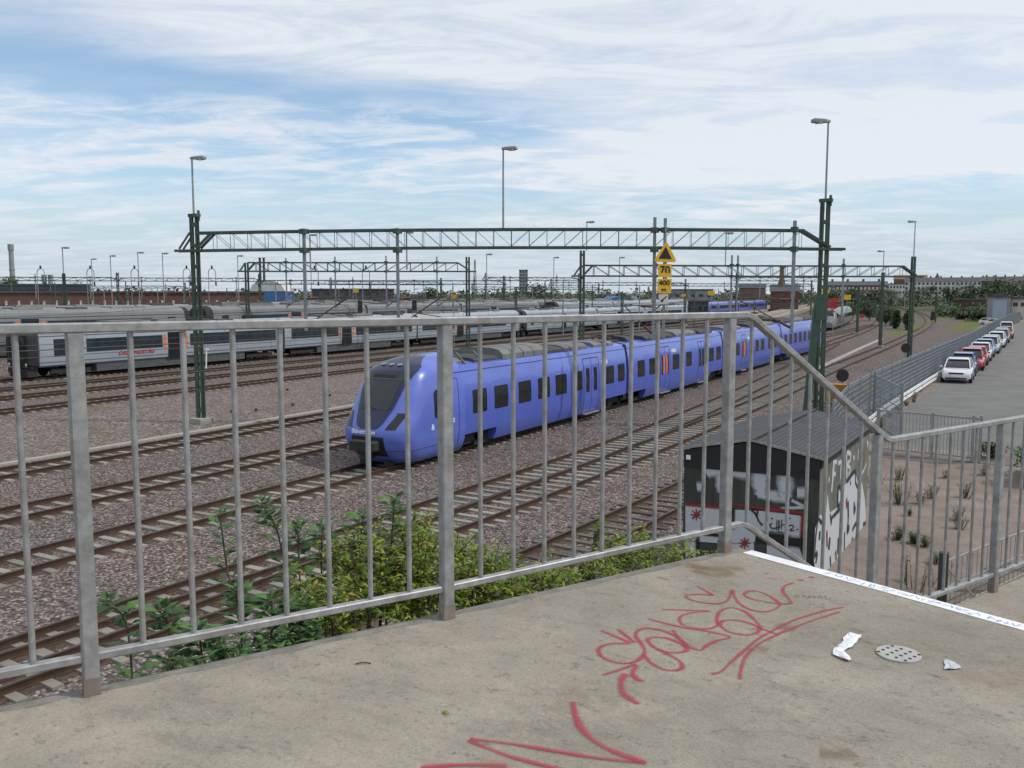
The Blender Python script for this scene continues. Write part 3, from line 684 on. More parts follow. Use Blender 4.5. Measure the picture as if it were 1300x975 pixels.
for ci, (y0, y1, bog) in enumerate(CARS):
    st = [y0]
    for a, b in bog: st += [a - .001, a, b, b + .001] if a > y0 + .01 else [y0, b, b + .001]
    st = sorted(set([s for s in st if y0 <= s <= y1] + [y1])); rings = []
    for y in st:
        inb = any(a <= y <= b for a, b in bog)
        r = []
        for sg in (-1, 1):
            q = [(XC + sg * side_x(max(z, .98 if inb else z)), y, max(z, .98) if inb else z) for z in BODYZ]
            q += [(XC + sg * 1.36, y, 3.92), (XC + sg * .9, y, 4.02)]
            r.append(q)
        rings.append([Vector(p) for p in r[0][::-1]][::-1] + [Vector(p) for p in r[1][::-1]])
    mb = MB(); mb.loft(rings)
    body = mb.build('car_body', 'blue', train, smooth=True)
    for sg in (1, -1):
        for a, b in WIN[ci]:
            mb = MB(); side_quad(mb, a, b, 1.82, 2.84, sg); mb.build('window', 'glass', body)
        for a, b, org in DOOR[ci]:
            mb = MB(); mid = (a + b) / 2
            side_quad(mb, a, mid - .02, .5, 3.42, sg, .006, cut=.03); side_quad(mb, mid + .02, b, .5, 3.42, sg, .006, cut=.03)
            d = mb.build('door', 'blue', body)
            mb = MB()
            for yy in (a, mid, b): side_quad(mb, yy - .022, yy + .022, .48, 3.44, sg, .009, cut=.005)
            side_quad(mb, a, b, 3.43, 3.47, sg, .009, cut=.005)
            mb.build('door_seal', 'rubber', body)
            for c in ((a + mid) / 2, (b + mid) / 2):
                mb = MB(); side_quad(mb, c - .22, c + .22, 1.62, 2.92, sg, .013, m=0)
                if org: side_quad(mb, c + (.06 if c < mid else -.3), c + (.3 if c < mid else -.06), 1.66, 2.9, sg, .018, m=1, cut=.02)
                mb.build('door_window', ['glass', 'orange'], body)
            mb = MB(); mb.box(*sorted((XC + sg * 1.5, XC + sg * 1.72)), a, b, .40, .455); mb.build('door_step', 'galv', body)
            mb = MB(); side_quad(mb, b + .35, b + 1.25, 3.0, 3.22, sg, .012); mb.build('destination_display', 'plaster', body)
        mb = MB(); side_quad(mb, y0 + (0 if ci else -1.2), y1, 3.665, 3.70, sg, .012, cut=.004); mb.build('gutter_line', 'navy', body)
    if ci < 3:
        mb = MB(); mb.box(XC - 1.46, XC + 1.46, y1 - .02, y1 + .37, .7, 3.9); mb.build('gangway', 'rubber', train)
    for a, b in bog:
        mb = MB(); c = (a + b) / 2 if (b - a) > 3.5 else (a if a > y0 + .1 else b) * .5 + (b if a > y0 + .1 else a) * .5
        for yy in (c - 1.0, c + 1.0):
            for sg in (-1, 1): mb.disc((XC + sg * .76, yy, .62), (1, 0, 0), .42, .13, 20)
            mb.tube((XC - .76, yy, .62), (XC + .76, yy, .62), .08, 8)
        mb.box(XC - 1.15, XC - .95, c - 1.5, c + 1.5, .5, .78); mb.box(XC + .95, XC + 1.15, c - 1.5, c + 1.5, .5, .78); mb.box(XC - 1.1, XC + 1.1, c - .4, c + .4, .5, .95)
        mb.box(XC + 1.15, XC + 1.25, c - .3, c + .35, .45, .9)
        mb.build('bogie', 'under', train)
    mb = MB(); mb.box(XC - 1.15, XC + 1.15, y0 + 1.5, y1 - 1.2, .28, 1.0); mb.build('underframe', 'under', train)
# cab door lines, cab window
for sg in (1, -1):
    mb = MB(); side_quad(mb, 29.25, 30.45, 1.95, 3.1, sg, .012, cut=.12); mb.build('cab_window', 'glass', nose_o)
    mb = MB()
    for yy in (29.9, 31.05): side_quad(mb, yy - .012, yy + .012, .6, 3.45, sg, .009, cut=.004)
    side_quad(mb, 29.9, 31.05, 3.44, 3.47, sg, .009, cut=.004); mb.build('cab_door_seam', 'navy', nose_o)
    mb = MB()
    for k in range(3): side_quad(mb, 30.4, 30.72, 1.78 - k * .07, 1.81 - k * .07, sg, .012, cut=.004)
    mb.build('cab_marking', 'white', nose_o)
text('cab_number', '&', .34, 'white', (XC + 1.672, 29.1, 1.62), (0, 1, 0), (0, 0, 1), nose_o, bold=.006)
# roof equipment
def roof_unit(y0, y1, h, m, w_=1.25, name='roof_unit'):
    mb = MB(); z0 = 3.95; h *= .55
    sec = [(-w_, 0), (-w_, h * .45), (-w_ * .82, h * .85), (-w_ * .45, h), (w_ * .45, h), (w_ * .82, h * .85), (w_, h * .45), (w_, 0)]
    mb.loft([[(XC + x, y, z0 + z) for x, z in sec] for y in (y0, y1)])
    k = y0 + .9
    while k < y1 - .3:
        mb.loft([[(XC + x * 1.01, y, z0 + z * 1.015) for x, z in sec] for y in (k, k + .04)], 1); k += 1.05
    return mb.build(name, [m, 'roofdark'], train)
roof_unit(TY + 3.3, TY + 5.4, .5, 'roofgrey', 1.1)
roof_unit(33.0, 35.2, .42, 'roofdark', 1.2); roof_unit(35.3, 39.6, .95, 'roofgrey', 1.3); roof_unit(39.7, 41.6, .55, 'roofdark'); roof_unit(41.7, 44.6, .62, 'roofgrey'); roof_unit(45.6, 46.8, .55, 'roofgrey', 1.2); roof_unit(47.6, 48.4, .5, 'roofgrey', 1.2)
roof_unit(51.0, 52.0, .7, 'roofdark', 1.0); roof_unit(53.5, 58.6, .62, 'roofdark'); roof_unit(59.2, 63.6, .72, 'roofgrey'); roof_unit(64.4, 67.6, .55, 'roofdark')
roof_unit(71.0, 76.0, .55, 'roofgrey'); roof_unit(78.5, 82.0, .6, 'roofdark'); roof_unit(83, 87.5, .6, 'roofgrey')
roof_unit(91.0, 95.5, .75, 'roofdark'); roof_unit(96.2, 101.2, .8, 'roofgrey'); roof_unit(102, 106, .6, 'roofdark')
def pantograph(X, y, z, parent, up=1.1):
    mb = MB()
    mb.box(X - .6, X + .6, y - .9, y + .9, z, z + .08); mb.tube((X - .35, y - .6, z + .1), (X, y + .9, z + up * .5), .035, 6); mb.tube((X + .35, y - .6, z + .1), (X, y + .9, z + up * .5), .035, 6)
    mb.tube((X, y + .9, z + up * .5), (X, y - .4, z + up), .03, 6); mb.tube((X - .8, y - .4, z + up), (X + .8, y - .4, z + up), .04, 6)
    for sx in (-.5, .5): mb.tube((X + sx, y - .7, z), (X + sx, y - .7, z + .28), .07, 8)
    return mb.build('pantograph', 'wire', parent)
pantograph(XC, 69.8, 4.05, train, .5); pantograph(XC, 90.3, 4.05, train, .5); pantograph(XC, 49.9, 4.05, train, .4)
for y_ in (32.2, 33.6):
    mb = MB()
    for sg in (-1, 1): mb.bar((XC + sg * 1.25, y_, 3.95), (XC + sg * .75, y_, 4.42), .07, .07)
    mb.bar((XC - .75, y_, 4.42), (XC + .75, y_, 4.42), .07, .07); mb.build('roof_frame', 'roofgrey', train)

# ------------------------------------------------------------------ white and grey multiple-unit trains in the sidings
def emu(label, X, Y0, lens, paint, z=0, group='trains standing in the sidings', lettering=False, orange=True):
    t = thing('multiple_unit_train', label, 'train', (X, Y0, z), group)
    prof = [(1.35, 1.08), (1.55, 1.22), (1.6, 2.0), (1.58, 3.4), (1.45, 3.9), (1.1, 4.2), (.6, 4.35)]
    y = Y0
    for k, ln in enumerate(lens):
        a, b = y + (.9 if k == 0 else .15), y + ln - (.9 if k == len(lens) - 1 else .15)
        mb = MB(); mb.loft([[(X - x, yy, z + q) for x, q in prof] + [(X + x, yy, z + q) for x, q in prof[::-1]] for yy in (a, b)])
        body = mb.build('car_body', paint, t, smooth=True)
        mb = MB(); mb.box(X - 1.38, X + 1.38, a + 5.2, b - 5.2, z + .42, z + 1.10); mb.build('skirt', 'skirt', body)
        for sg in (1, -1):
            def q(mb, y0, y1, z0, z1, o=.012, m=0):
                x0 = X + sg * (1.6 + o - (.0 if z0 < 2.2 else 0)); x1 = X + sg * (1.585 + o)
                xi = X + sg * 1.45
                mb.loft([[(xi, y0, z + z0), (xi, y1, z + z0), (xi, y1, z + z1), (xi, y0, z + z1)], [(x0, y0, z + z0), (x0, y1, z + z0), (x1, y1, z + z1), (x1, y0, z + z1)]], m)
            s = a + (4.2 if k == 0 else 1.0); e = b - (4.2 if k == len(lens) - 1 else 1.0); mid = (s + e) / 2
            for w0, w1 in ((s, mid - 3.3), (mid - .2, e)):
                mb = MB(); n = max(1, int((w1 - w0) / 2.2))
                q(mb, w0, w1, 2.12, 3.22)
                for i in range(1, n): q(mb, w0 + (w1 - w0) * i / n - .05, w0 + (w1 - w0) * i / n + .05, 2.13, 3.21, .016, 1)
                mb.build('window_band', ['tglass', 'rubber'], body)
            mb = MB(); q(mb, mid - 2.7, mid - 1.0, 1.15, 3.45, .014); mb.build('door', 'glass', body)
            if orange:
                
                for e0 in (mid - 3.15, mid - .75): mb = MB(); q(mb, e0, e0 + .25, 2.0, 3.28, .02); mb.build('door_edge', 'orange', body)
            if k == 0:
                mb = MB(); q(mb, a + 1.3, a + 2.3, 1.9, 3.3, .014); mb.build('cab_window', 'tglass', body)
            if k == len(lens) - 1:
                mb = MB(); q(mb, b - 2.3, b - 1.3, 1.9, 3.3, .014); mb.build('cab_window', 'tglass', body)
            mb = MB(); q(mb, a, b, 3.55, 3.59, .004); q(mb, a, b, 1.46, 1.50, .010); mb.build('body_groove', 'skirt', body)
        for c in ((a + 3.0, b - 3.0)):
            mb = MB()
            for yy in (c - 1.2, c + 1.2):
                for sg in (-1, 1): mb.disc((X + sg * .78, yy, z + .64), (1, 0, 0), .44, .14, 16)
            mb.box(X - 1.2, X - 1.0, c - 1.8, c + 1.8, z + .5, z + .85); mb.box(X + 1.0, X + 1.2, c - 1.8, c + 1.8, z + .5, z + .85); mb.box(X - 1, X + 1, c - .5, c + .5, z + .4, z + .9)
            mb.build('bogie', 'under', t)
        rr = random.Random(int(Y0 * 10) + k)
        yy = a + 2
        while yy < b - 4:
            ln2 = rr.uniform(1.5, 4.5); hh = rr.uniform(.12, .34)
            mb = MB(); mb.loft([[(X + x, v, z + q_) for x, q_ in ((-1.0, 4.1), (-.85, 4.3 + hh), (.85, 4.3 + hh), (1.0, 4.1))] for v in (yy, yy + ln2)]); mb.build('roof_unit', rr.choice(['roofgrey', 'roofdark', 'roofgrey']), t)
            yy += ln2 + rr.uniform(.6, 3)
        if k == 1: pantograph(X, (a + b) / 2, z + 4.3, t, 1.3)
        if k < len(lens) - 1:
            mb = MB(); mb.box(X - 1.5, X + 1.5, b - .02, b + .34, z + .8, z + 4.1); mb.build('gangway', 'rubber', t)
        y += ln
    for yy, sg in ((Y0, 1), (Y0 + sum(lens), -1)):       # blunt black rubber-ringed cab ends
        mb = MB()
        def ring(d, k, zo=0): return [(X + x * k * s_, yy + sg * d, z + 2.4 + (q_ - 2.4) * k + zo) for s_, P__ in ((-1, prof), (1, prof[::-1])) for x, q_ in P__]
        mb.loft([ring(1.0, 1.0), ring(.75, 1.0), ring(.3, .97), ring(.12, .9)]); fr = mb.build('cab_front', 'rubber', t, smooth=True)
        mb = MB(); mb.loft([ring(.12, .62), ring(.03, .6)]); mb.build('cab_door', 'wind', fr)
        mb = MB(); mb.box(X - .3, X + .3, *sorted((yy - sg * .5, yy + sg * .3)), z + .75, z + 1.15); mb.build('coupler', 'under', fr)
        mb = MB(); mb.box(X - 1.2, X + 1.2, *sorted((yy + sg * .15, yy + sg * 1.0)), z + .35, z + 1.0); mb.build('skirt', 'under', fr)
        for sx in (-1, 1):
            mb = MB(); mb.disc((X + sx * 1.12, yy + sg * .16, z + 1.35), (0, 1, 0), .11, .12, 12); mb.build('headlight', 'white', fr)
    if lettering:
        text('train_lettering', 'ÖRESUNDSTÅG', .42, 'red', (X + 1.624, 51.4, z + 1.82), (0, 1, 0), (0, 0, 1), t, shear=.25, bold=.012, width=3.7)
    return t
t1 = emu('pale grey train with black blunt front and red lettering, nearest of the siding trains', -69, 41.5, [28, 24, 28], 'silver', lettering=True)
t2 = emu('pale grey three car train coupled behind the red lettered train', -69, 122, [28, 24, 28], 'silver')
emu('pale train whose roof ends at the left gantry mast', -80, -14, [28, 24, 29], 'silver2', z=1.2)
emu('dull grey train starting behind the left gantry mast', -80, 69, [28, 24, 28], 'silver2', z=1.2)
emu('dull dark roofed grey train in the fourth siding, left part', -88.5, 40, [27, 24, 27], 'silver2', z=1.3, orange=False)
emu('dull grey train standing end to end in the fourth siding', -88.5, 122, [27, 24, 27], 'silver2', z=1.3, orange=False)
emu('pale train in the farthest siding behind the grey trains', -97, 96, [28, 24, 28], 'silver', z=1.3, orange=False)
emu('pale train far behind the droppers under the speed signs', -80, 155, [28, 24, 28], 'silver', z=1.0, orange=False)
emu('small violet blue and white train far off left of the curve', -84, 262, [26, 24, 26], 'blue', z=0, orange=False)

# grey streamlined locomotive on the far curve
LX, LY = -31.0, 172
lt = thing('streamlined_locomotive', 'silver grey streamlined locomotive with raked nose on the far curve', 'locomotive', (LX, LY, 0))
mb = MB(); prof = [(1.3, .6), (1.5, 1.0), (1.52, 2.6), (1.35, 3.5), (.9, 3.95), (.3, 4.05)]
def lring(y, k, top): return [(LX + s_ * x * k - (y - LY) * .07, y, .6 + (q_ - .6) * top) for s_, P__ in ((-1, prof), (1, prof[::-1])) for x, q_ in P__]
mb.loft([lring(LY, .72, .28), lring(LY + .5, .88, .42), lring(LY + 1.3, .96, .62), lring(LY + 2.6, 1, .93), lring(LY + 3.6, 1, 1), lring(LY + 18, 1, 1)])
lb = mb.build('locomotive_body', 'silver2', lt, smooth=True)
mb = MB(); q0, q1 = LY + 1.4, LY + 2.4
mb.loft([[(LX + x - .12, y + dy, z + dz) for x, y, z in ((-1.2, q0, 2.86), (1.2, q0, 2.86), (.82, q1, 3.70), (-.82, q1, 3.70))] for dy, dz in ((.12, -.12), (-.05, .06))]); mb.build('windscreen', 'glass', lb)
for sg in (-1, 1):
    mb = MB(); mb.loft([[(LX + sg * x - .2, y, z) for y, z in ((LY + 3.2, 2.35), (LY + 4.4, 2.35), (LY + 4.4, 3.05), (LY + 3.4, 3.05))] for x in (1.3, 1.545)]); mb.build('cab_window', 'glass', lb)
for k in range(4):
    y_ = LY + 6 + k * 2.8; xx = LX + 1.525 - (y_ - LY) * .07; mb = MB(); mb.box(xx - .2, xx + .015, y_, y_ + 1.6, 1.2, 2.5); mb.build('side_grille', 'skirt', lb)
for sx in (-.7, .7):
    mb = MB(); mb.disc((LX + sx, LY + .35, 1.5), (0, 1, .4), .14, .3, 12); mb.build('headlight', 'white', lb)
for c in (LY + 4, LY + 14):
    mb = MB()
    for yy in (c - 1.3, c + 1.3):
        for sg in (-1, 1): mb.disc((LX + sg * .8 - (yy - LY) * .07, yy, .64), (1, 0, 0), .45, .14, 16)
    mb.box(LX - 1.25 - (c - LY) * .07, LX + 1.25 - (c - LY) * .07, c - 2, c + 2, .45, .85); mb.build('bogie', 'under', lt)
wg = thing('passenger_coach', 'dull grey coach coupled behind the streamlined locomotive', 'railway coach', (LX - 1.5, LY + 18.6, 0))
def cring(y): return [(LX + s_ * x - (y - LY) * .085, y, q_) for s_, P__ in ((-1, prof), (1, prof[::-1])) for x, q_ in P__]
mb = MB(); mb.loft([cring(LY + 18.6), cring(LY + 42)]); cb = mb.build('coach_body', 'silver2', wg, smooth=True)
for k in range(9):
    y_ = LY + 20.5 + k * 2.3; xx = LX + 1.53 - (y_ - LY) * .085
    mb = MB(); mb.box(xx - .15, xx + .02, y_, y_ + 1.4, 2.0, 2.8); mb.build('window', 'glass', cb)
for c in (LY + 22, LY + 38):
    mb = MB(); mb.box(LX - 1.2 - (c - LY) * .085, LX + 1.2 - (c - LY) * .085, c - 1.8, c + 1.8, .25, .9); mb.build('bogie', 'under', wg)

# ------------------------------------------------------------------ overhead line gantries
def mast_mb(p, d, h, wd=.17, gap=.30, batten=1.1, foot=True):
    mb = MB(); p = Vector(p); n = Vector((-d.y, d.x, 0))
    for sg in (-1, 1):
        c = p + d * sg * gap / 2
        mb.bar(c, c + Vector((0, 0, h)), .05, wd + .05, up=(d.x, d.y, 0))
        for s2 in (-1, 1):
            e = c - d * sg * .045 + n * s2 * (wd / 2)
            mb.bar(e, e + Vector((0, 0, h)), .09, .022, up=(n.x, n.y, 0))
    z = .7
    while z < h - .1:
        for s2 in (-1, 1):
            e = p + n * s2 * (wd / 2 + .022) + Vector((0, 0, z))
            mb.bar(e - d * (gap / 2 + .02), e + d * (gap / 2 + .02), .014, .20, up=(0, 0, 1))
        z += batten
    return mb
GROUP_G = 'overhead line gantries'
def gantry(label, Lp, Rp, zb, zt, hl, hr, bay=1.25, drops=(), th=.19, fine=True, lat=.022, ov=1.0, camber=0.0):
    Lp = Vector(Lp); Rp = Vector(Rp); d = (Rp - Lp); d.z = 0; ln = d.length; d.normalize(); n = Vector((-d.y, d.x, 0))
    t = thing('overhead_gantry', label, 'gantry', Lp, GROUP_G)
    for p, h in ((Lp, hl), (Rp, hr)):
        m_ = mast_mb(p, d, h).build('mast', 'gant', t)
        mb = MB(); mb.box(p.x - .5, p.x + .5, p.y - .5, p.y + .5, p.z - .3, p.z + .28); mb.build('foundation', 'trough', m_)
    U = Vector((0, 0, 1)); mb = MB()
    for s2 in (-1, 1):
        o = n * s2 * .26
        a = Lp + o; 
        def cz(x): return camber * (1 - (2 * x / ln - 1) ** 2) if 0 < x < ln else 0.0
        K = 8
        for i in range(K):
            x0, x1 = ln * i / K, ln * (i + 1) / K
            mb.bar(a + d * (x0 - (ov if i == 0 else .01)) + U * (zb + cz(x0)), a + d * (x1 + (ov if i == K - 1 else .01)) + U * (zb + cz(x1)), .11, th)
            x0, x1 = max(x0, .2), min(x1, ln - 1.1)
            mb.bar(a + d * (x0 - .01) + U * (zt + cz(x0) - .05), a + d * (x1 + .01) + U * (zt + cz(x1) - .05), .11, th)
        mb.bar(a + d * (ln - 1.15) + U * (zt + cz(ln - 1.1) - .05), a + d * (ln + .25) + U * (zb + .1), .11, th)
        mb.bar(a + d * 1.0 + U * (zt - .05), a + d * .2 + U * (zb + .15), .09, .13); mb.bar(a - d * .15 + U * (zb + .95), a - d * .75 + U * (zb + .1), .07, .09)
    bm_ = mb.build('beam', 'beam', t)
    mb = MB(); k = int(ln / bay); b0 = 1.1; bw = (ln - 2.3) / k
    for s2 in (-1, 1):
        o = n * s2 * .26
        for i in range(k + 1):
            x = b0 + bw * i; a = Lp + o + d * x + U * cz(x)
            mb.bar(a + U * (zb + .08), a + U * (zt - .08), lat * 1.6, lat * 1.6)
            if i < k:
                if i < k / 2: mb.bar(a + U * (zt - .08), a + d * bw + U * (zb + .08), lat * 1.5, lat * 1.5)
                else: mb.bar(a + U * (zb + .08), a + d * bw + U * (zt - .08), lat * 1.5, lat * 1.5)
    if fine:
        for i in range(0, k + 1):
            a = Lp + d * (b0 + bw * i) + U * cz(b0 + bw * i)
            for z in (zb, zt - .03): mb.bar(a - n * .26 + U * z, a + n * .26 + U * z, .05, .05)
    mb.build('lacing', 'beam', bm_)
    for dr in drops:
        x, ztop, zlow, arm = dr[:4]; a = Lp + d * x + n * (-.36)
        mb = MB(); mb.bar(a + U * zlow, a + U * ztop, .15, .15, up=(d.x, d.y, 0)); p_ = mb.build('drop_post', 'greypost', t)
        for z in (zb, zt): mb = MB(); mb.box(a.x - .16, a.x + .16, a.y - .2, a.y + .2, z - .13, z + .13); mb.build('clamp', 'gant', p_)
        if arm:
            sg = 1 if arm > 0 else -1; e = a + d * arm
            mb = MB(); mb.tube(a + U * (zlow + .25), e + U * (zlow + 1.75), .035, 6); mb.tube(a + U * (zlow + 1.7), e + U * (zlow + 1.8), .03, 6)
            mb.tube(a + d * arm * .45 + U * (zlow + .95), e + d * sg * .3 + U * (zlow + .72), .022, 6)
            am = mb.build('cantilever_arm', 'wire', p_)
            for z0, f in ((.25, .0), (1.7, .0)):
                mb = MB(); s_ = a + U * (zlow + z0); q_ = (e + U * (zlow + (1.75 if z0 < 1 else 1.8)))
                v = (q_ - s_).normalized(); mb.tube(s_ + v * .1, s_ + v * .65, .07, 8); mb.build('insulator', M_ins, am)
    return t, d, ln
M_ins = mat('brown_porcelain', (.12, .035, .025), .3, 0, .1)
GL, GR = Vector((-38.2, 33.0, 0)), Vector((-8.85, 47.7, 0))
def along(px):            # distance along the main gantry under a pixel column
    r = ray(px, 372); d = (GR - GL).normalized()
    # solve GL + d*t parallel to r in plan
    return (GL.y * r.x - GL.x * r.y) / (d.x * r.y - d.y * r.x)
ZB, ZT = 9.22, 10.20
g1, gd, gl = gantry('large green lattice gantry spanning the tracks in front, over the blue train', GL, GR, ZB, ZT, 11.0, 11.6, th=.135, lat=.0125, bay=.98, camber=.13,
    drops=[(along(390), ZT + .15, 5.0, 2.2), (along(507), ZT + .15, 5.0, 2.2), (along(829), ZT + .65, 4.6, -1.5), (along(842), ZT + .6, 4.6, 0), (along(1004), ZT + .45, 4.95, -2.8)])
for p in (GL, GR):
    mb = MB(); c = p + Vector((0, 0, 11.05 if p is GL else 11.65)); mb.box(c.x - .3, c.x + .35, c.y - .15, c.y + .15, c.z - .05, c.z + .12); mb.tube(c + gd * .25 - Vector((0, 0, .25)), c + gd * .25 + Vector((0, 0, .3)), .07, 8)
    mb.build('mast_cap', 'gant', g1)
gq = Vector((-gd.y, gd.x, 0))                           # leaning outer leg that widens the right mast towards its foot
mb = MB(); mb.loft([[GR + gd * (o_ + a) - gq * b + Vector((0, 0, z)) for a, b in ((-.17, -.14), (.17, -.14), (.17, .14), (-.17, .14))] for z, o_ in ((.2, -.62), (6.3, -.24))]); mb.build('leaning_leg', 'gant', g1)
mb = MB(); mb.loft([[GR + gd * a - gq * b + Vector((0, 0, z)) for a, b in ((-.36, -.17), (.24, -.17), (.24, .17), (-.36, .17))] for z in (5.6, 6.9)]); mb.build('mast_casing', 'gant', g1)
mb = MB()
for z in (1.4, 2.6, 3.8): mb.bar(GR + gd * -.6 * (1 - z / 11) + Vector((0, 0, 1)) * z, GR + gd * .16 + Vector((0, 0, 1)) * z, .1, .16)
mb.build('leg_brace', 'gant', g1)
G2L, G2R = base_at(314, 103), base_at(594, 104)
g2, _, g2l = gantry('second gantry beyond the white train, left of centre', G2L, G2R, 9.5, 10.55, 10.5, 11.2, bay=1.5, th=.16, lat=.03,
    drops=[(((G2R - G2L).length) * k, zt_, 5.2, 2.2) for k, zt_ in ((.18, 11), (.40, 11.2), (.63, 11.3), (.86, 11.2))])
G3L, G3R = Vector((-36.2, 76.9, 0)), Vector((-9.25, 95.5, 0))
g3, _, _ = gantry('green gantry over the curving tracks behind the blue train, ending beside the parked cars', G3L, G3R, 8.6, 9.65, 11.0, 10.55, bay=1.5, th=.15, lat=.028,
    drops=[(7, 10.3, 5.2, 2), (14.4, 10.6, 5.2, 2), (15.0, 10.6, 5.2, 0), (25.5, 10.3, 4.4, -2)])
far_g = [('distant low gantry right of the second gantry mast', 617, 735, 185, 9.6, 10.3), ('distant gantry behind the yellow speed signs', 935, 1046, 190, 9.6, 10.4),
         ('long distant gantry at the far left above the red brick shed', -60, 150, 165, 9.3, 10.0), ('long distant gantry behind the left mast', 150, 330, 180, 9.4, 10.1),
         ('long low gantry close to the horizon at far left', -60, 235, 230, 8.3, 8.9), ('wide gantry behind the second gantry, close to the horizon', 330, 640, 160, 8.6, 9.3), ('low gantry at the horizon right of the speed signs', 850, 1030, 260, 9.0, 9.8), ('low gantry beyond the second gantry mast at right', 600, 760, 240, 8.0, 8.7), ('distant gantry across the middle of the yard', 420, 560, 215, 9.0, 9.8), ('distant gantry over the pale trains right of centre', 700, 870, 230, 9.0, 9.8)]
for lb, a, b, Z, zb, zt in far_g:
    A, B = base_at(a, Z), base_at(b, Z * 1.03); n_ = max(2, int((B - A).length / 9))
    gantry(lb, A, B, zb, zt, zt + .9, zt + .9, bay=2.2, th=.16, fine=False, lat=.03, ov=.6, drops=[((B - A).length * (i + .5) / n_, zt + (.6 if i % 2 else .1), 6.0, 2.0) for i in range(n_)])
# single green masts
def lone_mast(label, p, h, group='single catenary masts'):
    t = thing('catenary_mast', label, 'mast', p, group)
    mast_mb(p, Vector((CY, SY, 0)), h, .16, .26).build('mast', 'gant', t)
    mb = MB(); mb.box(p.x - .45, p.x + .45, p.y - .45, p.y + .45, -.3, .3); mb.build('foundation', 'trough', t)
    mb = MB(); e = p + Vector((-2.8, -.5, 0)); mb.tube(p + Vector((0, 0, 5.4)), e + Vector((0, 0, 6.9)), .03, 6); mb.tube(p + Vector((0, 0, 6.9)), e + Vector((0, 0, 7)), .03, 6); mb.build('cantilever_arm', 'wire', t)
    return t
U = Vector((0, 0, 1))
lone_mast('green lattice mast standing on a pale footing between the curving tracks', base_at(1120, 113), 9.6)
lone_mast('thin dark mast left of the tall green mast in front of the bushes', base_at(1090, 150), 8.0)
lone_mast('dark mast on the inside of the far curve', base_at(1189, 205), 7.2)
lone_mast('green mast rising behind the second train roof at far left', base_at(82, 118), 9.6)
lone_mast('dark mast behind the pale train just right of the second gantry', base_at(655, 150), 8.0)
lone_mast('dark mast between the white train and the speed signs', base_at(790, 140), 7.0)
lone_mast('slim mast left of the red brick chimney house', base_at(870, 190), 8.2)
lone_mast('slim dark mast in the middle of the far yard', base_at(470, 175), 8.5)
rc = random.Random(21)
for i in range(22):
    px = [70, 132, 160, 200, 288, 350, 372, 430, 482, 540, 560, 575, 640, 676, 692, 715, 752, 812, 882, 912, 958, 1005][i]; p = base_at(px, rc.uniform(135, 235)); h = rc.uniform(7.6, 9.4)
    t = thing('catenary_pole', 'thin far catenary pole among the dense poles over the sidings', 'mast', p, 'thin far poles over the sidings')
    mb = MB(); mb.tube(p, p + U * h, .13, 6, .10); mb.build('pole', 'greypost' if i % 2 else 'gant', t)
    mb = MB(); sg = 1 if i % 3 else -1; e = p + Vector((CY, SY, 0)) * 2.6 * sg; mb.tube(p + U * 5.6, e + U * 7.0, .05, 5); mb.tube(p + U * 7.1, e + U * 7.1, .04, 5); mb.build('cantilever_arm', 'wire', t)
# inverted U hangers on the far left gantries
for k, px in enumerate((53, 116, 172, 238, 270, 400, 465)):
    Z = 160; p = base_at(px, Z); t = thing('wire_hanger', 'slender hoop shaped hanger standing above the far left gantry beams', 'wire hanger', p, 'hoop hangers over the far yard')
    mb = MB(); w_ = .65; pts = [Vector((p.x - w_ * CY, p.y - w_ * SY, 4.5))] + [Vector((p.x + w_ * CY * math.cos(a), p.y + w_ * SY * math.cos(a), 10.6 + w_ * 1.2 * math.sin(a))) for a in [math.pi - math.pi * i / 8 for i in range(9)]] + [Vector((p.x + w_ * CY, p.y + w_ * SY, 8.6))]
    mb.path(pts, .07, 6); mb.build('hoop', 'greypost', t)
    mb = MB(); mb.tube((p.x, p.y, 11.3), (p.x, p.y, 11.9), .16, 8); mb.tube((p.x + w_ * CY, p.y + w_ * SY, 8.3), (p.x + w_ * CY, p.y + w_ * SY, 9), .14, 8); mb.build('insulator', 'rubber', t)

# ------------------------------------------------------------------ yard lamps
def lamp(label, p, z0, z1, side=1, r=.045, scale=1.0, group='yard lamp posts'):
    p = Vector((p[0], p[1], z0)); t = thing('lamp_post', label, 'lamp post', p, group)
    mb = MB(); mb.tube(p, (p.x, p.y, z1), r * 1.25, 8, r); mb.build('pole', 'lampgrey', t)
    dx = Vector((CY, SY, 0)) * side; b = Vector((p.x, p.y, z1)); s = scale
    mb = MB()
    mb.loft([[b + dx * x * s + Vector((-SY, CY, 0)) * y * s + Vector((0, 0, z * s)) for y, z in ((-wy, 0), (wy, 0), (wy, h), (wy * .6, h + .05), (-wy * .6, h + .05), (-wy, h))] for x, wy, h in ((-.08, .08, .06), (.15, .16, .1), (.62, .19, .13), (.74, .10, .08))])
    hd = mb.build('lamp_head', 'lamphead', t)
    mb = MB(); c = b + dx * .42 * s; mb.box(c.x - .16 * s, c.x + .16 * s, c.y - .14 * s, c.y + .14 * s, c.z - .04 * s, c.z - .002); mb.build('lamp_glass', 'plaster', hd)
    return t
lamp('lamp on a thin pole on top of the left gantry mast', GL, 11.0, 14.0, 1)
lamp('lamp on a thin pole on the middle of the gantry beam', GL + gd * along(639), ZT, 14.35, 1)
lamp('lamp on a tall thin pole on top of the right gantry mast', GR, 11.6, 15.55, -1, scale=1.15)
lamp('lamp on the green mast beside the parked cars', G3R, 10.5, 13.85, -1)
lamp('lamp above the left end of the gantry behind the blue train', G3L + Vector((.3, .3, 0)), 11, 13.6, 1)
p = base_at(920, 88); lamp('lamp on the gantry behind the blue train, right of the speed signs', p, 9.6, 12.8, 1)
